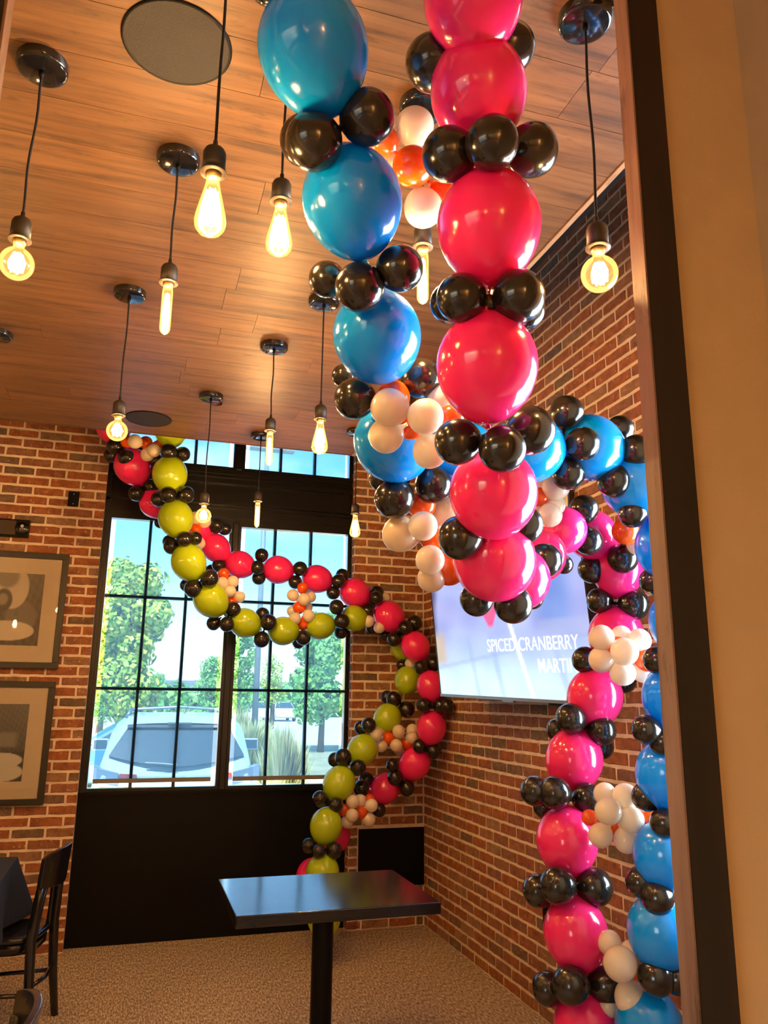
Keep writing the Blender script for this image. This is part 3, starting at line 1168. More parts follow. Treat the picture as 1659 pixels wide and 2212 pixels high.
B = 0.055
bl = [('blue', 640, -150, 230, 1.60, False), ('blue', 678, 112, 238, 1.60, True), ('blue', 762, 440, 215, 1.74, True), ('blue', 815, 729, 190, 1.95, True),
      ('blue', 852, 958, 170, 2.24, True), ('blue', 1000, 985, 150, 2.42, True), ('blue', 1143, 970, 150, 2.52, True), ('blue', 1275, 968, 144, 2.66, True),
      ('blue', 1373, 1050, 142, 2.70, True), ('blue', 1442, 1185, 134, 2.70, True), ('blue', 1470, 1345, 132, 2.70, True),
      ('blue', 1452, 1507, 128, 2.68, True), ('blue', 1440, 1674, 132, 2.68, True), ('blue', 1436, 1850, 134, 2.66, True),
      ('blue', 1428, 2013, 144, 2.63, True), ('blue', 1402, 2222, 146, 2.62, True), ('blue', 1402, 2385, 146, 2.60, True)]
sm = [(680, 305, 124), (792, 254, 119, -0.03), (662, 303, 112, B), (575, -20, 60, 0.02), (708, 603, 80, B), (777, 619, 108), (862, 580, 102),
      (742, 812, 50, B), (768, 861, 90), (909, 818, 86, 0.0), (827, 1034, 58, B), (853, 1076, 88, -0.05), (936, 1046, 82, 0.0),
      (1224, 892, 74, 0.0), (1257, 959, 74, -0.06), (1227, 1022, 72, 0.0), (1339, 928, 60, B), (1373, 975, 72, -0.04), (1326, 1037, 74, -0.04),
      (1368, 1110, 62), (1412, 1256, 60, 0.02), (1420, 1426, 60), (1397, 1576, 64), (1432, 1602, 60), (1396, 1722, 62, 0.02), (1436, 1777, 64),
      (1384, 1906, 64, 0.02), (1421, 1939, 72), (1417, 2111, 80), (1462, 2115, 66)]
garland('balloon_garland', 'near garland of big blue balloons ringed by black ones, ending beside the wooden post', bl, sm)
pk = [('pink', 1015, -170, 215, 1.76, False), ('pink', 1022, 2, 214, 1.64, True), ('pink', 1034, 203, 208, 1.70, True), ('pink', 1056, 492, 224, 1.70, True), ('pink', 1052, 795, 219, 1.73, True),
      ('pink', 1066, 1068, 190, 1.98, True), ('pink', 1069, 1212, 178, 2.13, True), ('pink', 1120, 1250, 138, 2.42, True), ('pink', 1165, 1200, 116, 2.72, True), ('pink', 1216, 1145, 104, 2.98, True),
      ('pink', 1279, 1156, 108, 3.18, True), ('pink', 1333, 1232, 110, 3.20, True), ('pink', 1330, 1376, 118, 3.18, True), ('pink', 1284, 1508, 119, 3.16, True),
      ('pink', 1240, 1642, 122, 3.10, True), ('pink', 1225, 1818, 132, 2.93, True), ('pink', 1244, 2018, 138, 2.80, True), ('pink', 1268, 2222, 142, 2.74, True), ('pink', 1275, 2390, 142, 2.70, True)]
sm = [(938, 135, 122, B), (1100, 102, 108, B), (972, 334, 118), (1062, 310, 118, -0.10), (1146, 325, 116, 0.0), (999, 644, 109), (1117, 640, 117), (974, 655, 88, B), (1130, 668, 92, B), (1057, 656, 44, -0.03),
      (991, 954, 102), (1084, 969, 104, -0.10), (1143, 930, 108, 0.02), (997, 1161, 98, -0.03), (1130, 1134, 84, B), (1085, 1196, 108, -0.12), (1031, 1294, 74, 0.02), (1108, 1304, 84, -0.08), (1150, 1292, 48, 0.1),
      (1140, 1217, 68, 0.05), (1175, 1211, 76, -0.09), (1218, 1152, 62, -0.08), (1261, 1101, 64, -0.07), (1270, 1168, 62, -0.08), (1217, 1219, 42, 0.08),
      (1344, 1206, 66, -0.08), (1280, 1229, 62, 0.0), (1296, 1298, 56, 0.0), (1368, 1306, 68, -0.03), (1265, 1426, 58, 0.0), (1347, 1470, 54, 0.06),
      (1234, 1553, 66), (1298, 1578, 64), (1206, 1577, 50, B), (1300, 1614, 50, B), (1157, 1709, 64), (1200, 1713, 70, -0.08), (1267, 1724, 66), (1177, 1742, 50, B),
      (1206, 1913, 80, -0.08), (1283, 1916, 80, -0.03), (1165, 1924, 70, 0.0), (1235, 2128, 82, -0.08), (1307, 2128, 78, -0.03), (1186, 2135, 72, 0.0)]
garland('balloon_garland', 'near garland of big pink balloons ringed by black ones, nearest the camera', pk, sm)
lm = [('lime', 369, 930, 70, 5.22, True), ('lime', 367, 1026, 75, 5.2, True), ('lime', 380, 1121, 75, 5.2, True), ('lime', 408, 1216, 75, 5.22, True), ('lime', 456, 1297, 73, 5.27, True), ('lime', 530, 1346, 64, 5.36, True),
      ('lime', 613, 1363, 62, 5.42, True), ('lime', 693, 1352, 59, 5.46, True), ('lime', 766, 1336, 56, 5.50, True), ('lime', 872, 1402, 52, 5.60, True), ('lime', 880, 1470, 57, 5.50, True), ('lime', 836, 1552, 60, 5.42, True),
      ('lime', 782, 1621, 65, 5.34, True), ('lime', 732, 1693, 70, 5.24, True), ('lime', 704, 1785, 70, 5.16, True), ('lime', 697, 1886, 72, 5.12, True), ('lime', 700, 1985, 72, 5.08, True)]
sm = [(365, 976, 37, -0.06), (394, 981, 33, 0), (337, 994, 31, B), (344, 1078, 35, 0.0), (364, 1069, 37, -0.07), (401, 1069, 38, -0.02), (346, 1130, 24, 0.08), (371, 1180, 35, 0.0), (366, 1170, 29, B), (398, 1165, 35, -0.06), (421, 1163, 30, 0),
      (452, 1250, 39, -0.05), (418, 1271, 40, -0.05), (403, 1264, 28, B), (503, 1317, 34, 0), (490, 1348, 33), (462, 1346, 31, 0.0), (567, 1328, 31, 0.06), (580, 1345, 36), (565, 1381, 35), (655, 1377, 33), (645, 1387, 28, 0.06),
      (727, 1312, 33), (738, 1342, 34, -0.06), (736, 1365, 30, 0.06), (803, 1358, 26, 0.06), (833, 1372, 26, 0.06), (870, 1437, 27, 0), (892, 1446, 27, 0.0), (851, 1510, 34), (837, 1506, 29, 0.06), (878, 1532, 35),
      (797, 1567, 33), (780, 1572, 29, 0.06), (742, 1636, 37), (724, 1641, 31, 0.06), (773, 1658, 35), (692, 1726, 35), (725, 1739, 33, -0.05), (667, 1827, 32, 0), (689, 1839, 30, -0.07), (721, 1837, 36, -0.03), (690, 1950, 32, -0.04), (718, 1940, 34, 0)]
garland('balloon_garland', 'far garland of lime green and black balloons looping from the ceiling across the window', lm, sm, True)
pb = [('pink', 246, 922, 74, 5.38, True), ('pink', 287, 1008, 77, 5.38, True), ('pink', 334, 1088, 62, 5.42, True), ('pink', 388, 1130, 60, 5.45, False), ('pink', 428, 1140, 58, 5.46, True), ('pink', 467, 1184, 60, 5.48, True), ('pink', 519, 1220, 60, 5.5, True),
      ('pink', 602, 1231, 61, 5.52, True), ('pink', 686, 1251, 61, 5.54, True), ('pink', 767, 1281, 63, 5.55, True), ('pink', 841, 1332, 66, 5.52, True), ('pink', 898, 1397, 62, 5.40, True), ('pink', 931, 1483, 62, 5.26, True),
      ('pink', 932, 1573, 65, 5.25, True), ('pink', 895, 1650, 67, 5.36, True), ('pink', 830, 1704, 64, 5.46, True), ('pink', 724, 1810, 62, 5.42, True), ('pink', 672, 1890, 64, 5.40, True)]
sm = [(250, 964, 38, -0.06), (242, 983, 34, 0), (273, 988, 37, -0.09), (296, 971, 30, 0.05), (296, 1065, 36), (325, 1051, 33, 0), (467, 1136, 34, -0.02), (486, 1143, 28, 0.05), (473, 1221, 30), (457, 1232, 27, 0.05),
      (565, 1200, 30, 0), (556, 1226, 31, -0.06), (559, 1248, 30, 0.0), (648, 1229, 32), (638, 1257, 30), (739, 1243, 29, 0.04), (731, 1256, 31, -0.05), (720, 1280, 30), (814, 1280, 30, 0.04), (812, 1292, 31, -0.05), (795, 1319, 30),
      (895, 1346, 34, 0.02), (875, 1357, 34), (852, 1380, 33), (936, 1433, 35, 0.0), (910, 1441, 32, -0.05), (916, 1524, 33), (952, 1525, 35), (966, 1525, 31, -0.10), (906, 1612, 30), (936, 1622, 34),
      (848, 1653, 29), (854, 1680, 35, -0.05), (879, 1702, 34), (791, 1684, 33, 0.0), (781, 1703, 35), (819, 1750, 29, 0.02)]
garland('balloon_garland', 'far garland of small pink and black balloons along the brick corner', pb, sm, True)


def flower(label, depth, balls, ysurf=False):
    """a daisy cluster: white petals round orange centres"""
    pts = []
    for q in balls:
        c, x, y, d = q[:4]
        off = q[4] if len(q) > 4 else 0.0
        if ysurf:
            z = depth_of(onY(x, y, depth)) + off
        else:
            z = depth + off
        pts.append((c, at(x, y, z), d * z / F / 2))
    ctr = sum((p_[1] for p_ in pts), Vector()) / len(pts)
    t = thing('balloon_flower', label, 'balloon flower', ctr, 0, 'white and orange balloon flowers')
    bpy.context.view_layer.update()
    for c, P, R in pts:
        ax = P - ctr
        balloon(t, {'w': 'white', 'o': 'orange'}[c], P, R, ax.normalized() if ax.length > 0.01 else Vector((0, -1, 0)), 'round', 1.03)
    return t


flower('orange and white balloon cluster between the second blue and second pink balloons', 1.98,
       [('w', 896, 275, 82), ('w', 914, 448, 84), ('w', 840, 356, 62, 0.06), ('o', 829, 305, 66), ('o', 891, 360, 87, -0.05), ('o', 953, 415, 62, 0.02)])
flower('white balloon flower in front of the lowest blue balloon, left of the large pink one', 2.03,
       [('w', 843, 881, 83, -0.04), ('w', 835, 941, 76), ('w', 918, 900, 79, -0.05), ('w', 928, 974, 75), ('w', 955, 862, 64, 0.06), ('o', 851, 858, 71, 0.03), ('o', 889, 922, 56, 0.04), ('o', 972, 904, 60)])
flower('white and orange balloon cluster hanging left of the lowest big pink balloons', 2.32,
       [('w', 866, 1154, 79), ('w', 914, 1137, 64, -0.07), ('w', 965, 1112, 72, 0.08), ('o', 911, 1092, 62, 0.04), ('o', 932, 1165, 52), ('w', 929, 1208, 63, -0.06), ('w', 932, 1248, 61), ('o', 970, 1228, 72, 0.02)])
flower('pale balloon flower tucked between the blue swag and the pink swag', 2.66,
       [('w', 1200, 1052, 60), ('w', 1197, 1090, 48, 0.03), ('w', 1188, 1112, 52), ('w', 1165, 1042, 40, 0.06), ('w', 1158, 1092, 34, 0.06), ('o', 1165, 1074, 42, 0.02)])
flower('orange balloon with a white one peeping out above the column, beside the post', 3.02,
       [('o', 1352, 1148, 58), ('w', 1375, 1176, 44, 0.03)])
flower('round white balloon daisy with orange centre over the pink column beside the television', 2.90,
       [('w', 1300, 1378, 55), ('w', 1300, 1425, 55), ('w', 1349, 1408, 60, -0.08), ('w', 1380, 1384, 51), ('w', 1345, 1452, 56, -0.02), ('w', 1388, 1450, 48, 0.04), ('w', 1342, 1374, 44, 0.05), ('o', 1397, 1424, 53, -0.01), ('o', 1334, 1402, 52, 0.0)])
flower('white balloon flower with orange centres at mid height of the column, against the brick', 2.78,
       [('w', 1307, 1716, 48, 0.05), ('w', 1351, 1722, 56), ('w', 1314, 1753, 57, -0.06), ('w', 1362, 1771, 56, -0.04), ('w', 1298, 1804, 52), ('w', 1353, 1814, 55), ('o', 1274, 1766, 34, 0.05), ('o', 1326, 1782, 40, 0.04), ('o', 1397, 1768, 53)])
flower('lowest white balloon flower of the right column, near the floor', 2.66,
       [('w', 1317, 2038, 52, 0.05), ('w', 1366, 2065, 61, 0.02), ('w', 1340, 2083, 72, -0.06), ('w', 1362, 2155, 69, -0.02), ('w', 1314, 2173, 46, 0.05), ('o', 1374, 2113, 44, 0.05)])
flower('white and orange balloon cluster at the top left by the ceiling edge', 5.26,
       [('o', 275, 954, 28), ('o', 315, 957, 29), ('o', 341, 964, 26), ('w', 292, 954, 31, -0.06), ('w', 332, 973, 29, -0.06), ('w', 318, 982, 29)], True)
flower('pale balloon cluster behind the low globe bulb, beside the lime balloons', 5.38,
       [('o', 423, 1143, 25), ('w', 441, 1127, 29), ('w', 421, 1120, 29), ('w', 430, 1173, 27)], True)
flower('pale balloon cluster joining lime and pink chains over the left window', 5.36,
       [('w', 481, 1260, 27, -0.03), ('w', 503, 1257, 26), ('w', 497, 1277, 26, -0.05), ('w', 517, 1289, 25), ('o', 483, 1240, 25), ('o', 500, 1298, 22)], True)
flower('double balloon daisy hanging in the middle of the right window', 5.45,
       [('o', 654, 1271, 25), ('o', 647, 1312, 28), ('o', 654, 1348, 26), ('w', 633, 1286, 26), ('w', 657, 1295, 27, -0.06), ('w', 670, 1290, 25, 0.04), ('w', 637, 1336, 27, -0.05), ('w', 667, 1330, 27, -0.04), ('w', 632, 1320, 24, 0.04), ('w', 664, 1312, 22, 0.05)], True)
flower('pale balloons at the right edge of the window below the pink chain', 5.50,
       [('w', 796, 1342, 26, -0.03), ('w', 819, 1355, 25), ('w', 830, 1292, 24, 0.05)], True)
flower('two pale balloons between lime and pink beside the television corner', 5.50,
       [('w', 887, 1434, 25), ('w', 886, 1453, 25)], True)
flower('white balloon daisies with orange centres before the brick under the window corner', 5.38,
       [('w', 824, 1573, 26, 0.02), ('w', 813, 1587, 27, -0.04), ('w', 824, 1611, 27), ('w', 861, 1580, 28, -0.04), ('w', 856, 1610, 27, -0.04), ('w', 890, 1577, 26, 0.02), ('w', 889, 1594, 27, -0.03), ('w', 862, 1620, 24, 0.05), ('o', 839, 1594, 27), ('o', 879, 1604, 27)], True)
flower('white balloon daisies above the black panel at the corner', 5.22,
       [('w', 762, 1732, 28, -0.03), ('w', 778, 1730, 27, 0.03), ('w', 761, 1761, 28, -0.05), ('w', 750, 1775, 27), ('w', 802, 1740, 28, -0.03), ('w', 796, 1770, 30), ('o', 742, 1750, 26), ('o', 780, 1755, 27), ('o', 798, 1726, 22, 0.05)], True)


# ------------------------------------------------------------------ television
TVW, TVH = 1.43, 0.805
BLc = EYE + ray(953, 1504) * 4.8
psi, th, rl = 0.15, 0.125, math.radians(1.5)
u_ = Vector((math.sin(psi), -math.cos(psi), 0))
n_ = Vector((-math.cos(psi), -math.sin(psi), 0))
up_ = Vector((0, 0, 1)) * math.cos(th) + n_ * math.sin(th)
u2 = u_ * math.cos(rl) - up_ * math.sin(rl)
v2 = u_ * math.sin(rl) + up_ * math.cos(rl)
nn = u2.cross(v2)          # towards the viewer or away
if nn.dot(n_) < 0:
    nn = -nn
tv = thing('television', 'large flat television tilted down on the right brick wall, showing a cocktail slide', 'television', BLc)
tvm = Matrix((u2, -nn, v2)).transposed().to_4x4()   # local x right, local -y towards viewer, z up
tv.matrix_world = Matrix.Translation(BLc) @ tvm
obj('casing', box(0, TVW, 0.003, 0.045, 0.0, TVH), M_TVB, tv, bevel=0.004)
b = bmesh.new()
for a in ((0, TVW, TVH - 0.008, TVH), (0, 0.007, 0.016, TVH - 0.008), (TVW - 0.007, TVW, 0.016, TVH - 0.008)):
    bx(b, a[0], a[1], -0.004, 0.003, a[2], a[3])
obj('bezel', b, M_TVB, tv)
obj('bottom_strip', box(0, TVW, -0.005, 0.003, 0.0, 0.016), M_TVS, tv)
obj('sensor_bump', box(TVW * 0.46, TVW * 0.53, -0.006, 0.01, -0.009, 0.0), M_TVS, tv)


def colour_grid(name, w, h, nx, ny_, fn, m, parent, y=0.0, x0=0.0, z0=0.0):
    me = bpy.data.meshes.new(name)
    vs_ = [(x0 + w * i / nx, y, z0 + h * j / ny_) for j in range(ny_ + 1) for i in range(nx + 1)]
    fs = [(j * (nx + 1) + i, j * (nx + 1) + i + 1, (j + 1) * (nx + 1) + i + 1, (j + 1) * (nx + 1) + i) for j in range(ny_) for i in range(nx)]
    me.from_pydata(vs_, [], fs)
    ca = me.color_attributes.new('print', 'FLOAT_COLOR', 'POINT')
    k = 0
    for j in range(ny_ + 1):
        for i in range(nx + 1):
            ca.data[k].color = (*fn(i / nx, j / ny_), 1)
            k += 1
    me.materials.append(m)
    o = bpy.data.objects.new(name, me)
    COL.objects.link(o)
    o.parent = parent
    return o


def sst(a, b_, x):
    t_ = min(1, max(0, (x - a) / (b_ - a)))
    return t_ * t_ * (3 - 2 * t_)


def mixc(a, b_, t_):
    return tuple(p_ + (q - p_) * t_ for p_, q in zip(a, b_))


def tvpix(u, v):
    # pale blue bar top, darker blue glassware at upper right, warm blur at left, red drink in the middle, white slanting streak
    c = mixc((0.50, 0.66, 0.86), (0.36, 0.40, 0.74), sst(0.1, 0.55, v))
    c = mixc(c, (0.62, 0.80, 0.92), sst(0.30, 0.05, v))
    c = mixc(c, (0.16, 0.28, 0.66), 0.85 * sst(0.66, 0.80, u) * sst(0.97, 0.86, u) * sst(0.36, 0.55, v))
    c = mixc(c, (0.55, 0.70, 0.90), 0.7 * sst(0.52, 0.60, u) * sst(0.72, 0.64, u) * sst(0.40, 0.6, v))
    c = mixc(c, (0.60, 0.42, 0.20), 0.75 * sst(0.11, 0.04, u) * sst(0.18, 0.28, v) * sst(0.52, 0.40, v))
    c = mixc(c, (0.05, 0.035, 0.08), 0.85 * sst(0.055, 0.0, u - 0.015 * math.sin(9 * v)) * sst(0.40, 0.52, v))
    for lx, sl, wd, a in ((0.30, -0.10, 0.012, 0.35), (0.47, -0.12, 0.014, 0.4), (0.86, -0.16, 0.014, 0.35)):
        c = mixc(c, (0.28, 0.38, 0.62), a * sst(wd * 1.8, wd * 0.6, abs(u - lx - sl * v)) * sst(0.46, 0.38, v))
    c = mixc(c, (0.30, 0.38, 0.66), 0.4 * sst(0.022, 0.008, abs(v - 0.20 - 0.20 * u)))
    c = mixc(c, (0.86, 0.92, 0.96), 0.9 * sst(0.016, 0.007, abs(u - 0.655 + 0.20 * v)) * sst(0.85, 0.6, v))
    dv = (v - 0.50) * 0.42
    c = mixc(c, (0.80, 0.06, 0.22), sst(0.012, -0.004, abs(u - 0.43 + 0.02 * (v - 0.5)) - max(0.0, 0.02 + dv) * 0.85) * sst(0.465, 0.50, v) * sst(0.95, 0.8, v))
    c = mixc(c, (0.42, 0.46, 0.70), 0.45 * sst(0.70, 0.76, u) * sst(0.02, 0.0, abs(v - 0.44) - 0.05))
    g = 0.03 * math.sin(23 * u + 7 * v) * math.sin(17 * v - 5 * u)
    return tuple(min(1, max(0, x + g)) for x in c)


colour_grid('screen', TVW - 0.014, TVH - 0.024, 120, 68, tvpix, M_SCREEN, tv, -0.0005, 0.007, 0.016)


def lettering(text, size, x, z, align, parent, m, y=-0.003, extr=0.0006, rotx=math.pi / 2, bold=0.0, sx=1.0):
    cu = bpy.data.curves.new('lettering', 'FONT')
    cu.body = text
    cu.size = size
    cu.align_x = align
    cu.extrude = extr
    cu.offset = bold
    tmp = bpy.data.objects.new('lettering_tmp', cu)
    COL.objects.link(tmp)
    dg = bpy.context.evaluated_depsgraph_get()
    me = bpy.data.meshes.new_from_object(tmp.evaluated_get(dg))
    bpy.data.objects.remove(tmp)
    o = obj('lettering', me, m, parent)
    o.location = (x, y, z)
    o.rotation_euler = (rotx, 0, 0)
    o.scale = (sx, 1, 1)
    return o


lettering('SPICED CRANBERRY', 0.098, 1.33, 0.258, 'RIGHT', tv, M_TEXT, bold=0.0004, sx=0.86)
lettering('MARTINI', 0.098, 1.33, 0.148, 'RIGHT', tv, M_TEXT, bold=0.0004, sx=0.86)
# wall arm
ctr = BLc + u2 * TVW * 0.55 + v2 * TVH * 0.45 - nn * 0.045
b = bmesh.new()
tube(b, [ctr, ctr + Vector((0.12, 0.10, 0)), Vector((XR - 0.03, ctr.y + 0.05, ctr.z))], 0.02, 10)
inv = tv.matrix_world.inverted()
b.transform(inv)
obj('wall_arm', b, M_BLACK, tv)
b = bmesh.new()
bx(b, XR - 0.035, XR - 0.012, ctr.y - 0.12, ctr.y + 0.22, ctr.z - 0.14, ctr.z + 0.14)
b.transform(inv)
obj('wall_plate', b, M_BLACK, tv)
b = bmesh.new()
q0 = BLc + u2 * TVW * 0.66 - nn * 0.06 - v2 * 0.012
prism(b, [q0 + v2 * 0.16, q0 + u2 * 0.16 + v2 * 0.16, q0 + u2 * 0.16 - v2 * 0.01, q0 + u2 * 0.03 - v2 * 0.01, q0 + v2 * 0.03], -nn * 0.035)
b.transform(inv)
obj('mount_bracket', b, M_BLACK, tv)


# ------------------------------------------------------------------ framed pictures on the left
def framed(label, x0, x1, z0, z1, px0, px1, pz0, pz1, fn):
    t = thing('framed_picture', label, 'picture', ((x0 + x1) / 2, YB - 0.014, z0), 0, 'framed photographs on the left brick wall')
    cx_, w, h = (x0 + x1) / 2, (x1 - x0) / 2, z1 - z0
    f = 0.040
    b = bmesh.new()
    for a in ((-w, w, 0, f), (-w, w, h - f, h), (-w, -w + f, f, h - f), (w - f, w, f, h - f)):
        bx(b, a[0], a[1], -0.032, 0, a[2], a[3])
    obj('frame', b, M_PFRAME, t, bevel=0.002)
    b = bmesh.new()
    a0, a1, c0, c1 = px0 - cx_, px1 - cx_, pz0 - z0, pz1 - z0
    for q in ((-w + f, w - f, f, c0), (-w + f, w - f, c1, h - f), (-w + f, a0, c0, c1), (a1, w - f, c0, c1)):
        bx(b, q[0], q[1], -0.016, -0.012, q[2], q[3])
    obj('picture_mat', b, M_MATB, t)
    colour_grid('photograph', a1 - a0, c1 - c0, 70, 70, fn, M_PRINT, t, -0.011, a0, c0)
    obj('glass', box(-w + f, w - f, -0.0215, -0.0195, f, h - f), M_PGLASS, t)
    return t


def ell(u, v, cx_, cy_, a, b_, soft=0.08):
    d = math.sqrt(((u - cx_) / a) ** 2 + ((v - cy_) / b_) ** 2)
    return sst(1 + soft / 2, 1 - soft / 2, d)


def pic1(u, v):
    n = 0.02 * math.sin(40 * u + 13 * v) * math.sin(31 * v - 9 * u)
    c = 0.045 + 0.05 * v + 0.03 * sst(0.4, 0.9, v) + n
    c = c + (0.13 - c) * ell(u, v, 0.62, 0.40, 0.30, 0.22, 0.3)
    c = c + (0.44 - c) * ell(u, v, 0.42, 0.80, 0.30, 0.30)
    c = c + (0.20 - c) * ell(u, v, 0.30, 0.95, 0.22, 0.16, 0.4)
    c = c + (0.06 - c) * ell(u, v, 0.26, 0.62, 0.17, 0.16, 0.2)
    c = c + (0.30 - c) * 0.6 * ell(u, v, 0.25, 0.63, 0.09, 0.08, 0.5)
    c = c + (0.50 - c) * ell(u, v, 0.40, 0.20, 0.50, 0.135)
    return (c * 1.6, c * 1.35, c * 1.1)


def pic2(u, v):
    n = 0.018 * math.sin(60 * u + 23 * v) * math.sin(53 * v - 19 * u)
    c = 0.05 + 0.05 * sst(0.3, 0.9, v) + n
    c = c + (0.22 - c) * 0.7 * sst(0.9, 0.75, u) * sst(0.42, 0.46, v) * sst(0.66, 0.6, v)
    c = c + (0.015 - c) * sst(0.40, 0.36, v)
    c = c + (0.52 - c) * ell(u, v, 0.55, 0.27, 0.42, 0.10)
    c = c + (0.50 - c) * ell(u, v, 0.48, 0.12, 0.52, 0.13)
    return (c * 1.5, c * 1.42, c * 1.3)


framed('upper black framed photograph of pale round forms, cut by the left edge', -1.08, -0.472, 1.738, 2.507, -0.937, -0.614, 1.885, 2.363, pic1)
framed('lower black framed photograph of stacked pale ovals, cut by the left edge', -1.08, -0.475, 0.884, 1.655, -0.937, -0.620, 1.030, 1.510, pic2)
# small black plate and the black wall box with a round knob
t = thing('wall_plate', 'small blank black switch plate on the brick left of the window', 'wall plate', (-0.486, YB - 0.014, 2.852))
obj('plate', box(-0.0355, 0.0355, -0.008, 0, 0, 0.106), M_BLACK, t, bevel=0.002)
for z in (0.018, 0.088):
    s = obj('screw', lathe(bmesh.new(), [(0, 0.0015), (0.0035, 0.001), (0.0035, 0)], 10), M_MARK, t)
    s.rotation_euler = (math.pi / 2, 0, 0)
    s.location = (0, -0.008, z)
t = thing('wall_sensor_box', 'long black box with a round dial on the brick above the upper picture', 'wall box', (-0.88, YB - 0.014, 2.605))
obj('box_body', box(-0.14, 0.137, -0.05, 0, 0, 0.118), M_BLACK, t, bevel=0.004)
obj('cover_plate', box(-0.14, 0.055, -0.054, -0.05, 0.012, 0.108), mat('bronze_film', (0.055, 0.036, 0.024), 0.3), t)
s = obj('dial', lathe(bmesh.new(), [(0, 0.014), (0.038, 0.014), (0.044, 0.008), (0.044, 0)], 32), M_BLACKG, t, smooth=True)
s.rotation_euler = (math.pi / 2, 0, 0)
s.location = (0.095, -0.05, 0.060)
b = lathe(bmesh.new(), [(0.0065, 0), (0.010, 0), (0.010, 0.0008), (0.0065, 0.0008)], 24)
lathe(b, [(0, 0), (0.003, 0), (0.003, 0.0008), (0, 0.0008)], 12)
m1 = obj('dial_mark', b, M_MARK, s)
m1.location = (0, 0.012, 0.0142)
b = bmesh.new()
for k in range(6):
    bx(b, -0.016 + k * 0.0062, -0.0125 + k * 0.0062, -0.008 + (k % 2) * 0.0016, -0.005 + (k % 2) * 0.0016, 0.0142, 0.015)
obj('dial_mark', b, M_MARK, s)
# black outlet low on the right wall
P = EYE + ray(1182, 1974) * ((XR - 0.014) / ray(1182, 1974).x)
t = thing('power_outlet', 'small black outlet plate low on the right brick wall behind the column', 'outlet', (XR - 0.014, P.y, P.z - 0.057))
obj('plate', box(-0.007, 0, -0.036, 0.036, 0, 0.115), M_BLACK, t, bevel=0.002)
for z in (0.036, 0.078):
    obj('socket_face', box(-0.010, -0.007, -0.017, 0.017, z - 0.015, z + 0.015), M_BLACKG, t)
# picture whose edge peeps out above the television
P = EYE + ray(1238, 1062) * ((XR - 0.014) / ray(1238, 1062).x)
t = thing('framed_picture', 'narrow framed picture on the right wall mostly hidden behind the balloons', 'picture', (XR - 0.014, P.y + 0.2, P.z - 0.12))
b = bmesh.new()
for a in ((-0.2, 0.2, 0, 0.02), (-0.2, 0.2, 0.23, 0.25), (-0.2, -0.185, 0.02, 0.23), (0.185, 0.2, 0.02, 0.23)):
    bx(b, -0.025, 0, a[0], a[1], a[2], a[3])
obj('frame', b, M_PFRAME, t)
obj('picture_mat', box(-0.012, -0.008, -0.185, 0.185, 0.02, 0.23), M_MATB, t)
obj('photograph', box(-0.014, -0.012, -0.12, 0.13, 0.06, 0.19), M_HEM, t)

# ------------------------------------------------------------------ square black table
tx0, tx1, ty0, ty1, tz, tth = 0.458, 1.306, 3.325, 3.985, 0.75, 0.046
t = thing('pedestal_table', 'square black wood table on a single round column in the middle of the floor', 'table', ((tx0 + tx1) / 2, (ty0 + ty1) / 2, 0))
hx, hy = (tx1 - tx0) / 2, (ty1 - ty0) / 2
obj('tabletop', box(-hx, hx, -hy, hy, tz - tth, tz), M_BLACKWOOD, t, bevel=0.004)
obj('column', lathe(bmesh.new(), [(0.046, 0.03), (0.046, tz - tth - 0.012)], 32), M_BLACK, t, smooth=True)
obj('top_plate', box(-0.2, 0.2, -0.2, 0.2, tz - tth - 0.012, tz - tth), M_BLACK, t)
obj('base', lathe(bmesh.new(), [(0, 0.035), (0.06, 0.035), (0.10, 0.022), (0.26, 0.012), (0.27, 0.006), (0.27, 0)], 48), M_BLACK, t, smooth=True)

# ------------------------------------------------------------------ table with black cloth at the left edge
t = thing('dining_table', 'dining table under a black cloth, cut by the left edge of the picture', 'table', (-1.0, 4.105, 0))
obj('tabletop', box(-0.50, 0.50, -0.66, 0.66, 0.715, 0.745), M_BLACKWOOD, t)
obj('column', lathe(bmesh.new(), [(0.05, 0.02), (0.05, 0.715)], 24), M_BLACK, t, smooth=True)
obj('base', lathe(bmesh.new(), [(0, 0.03), (0.06, 0.03), (0.25, 0.012), (0.25, 0)], 32), M_BLACK, t)


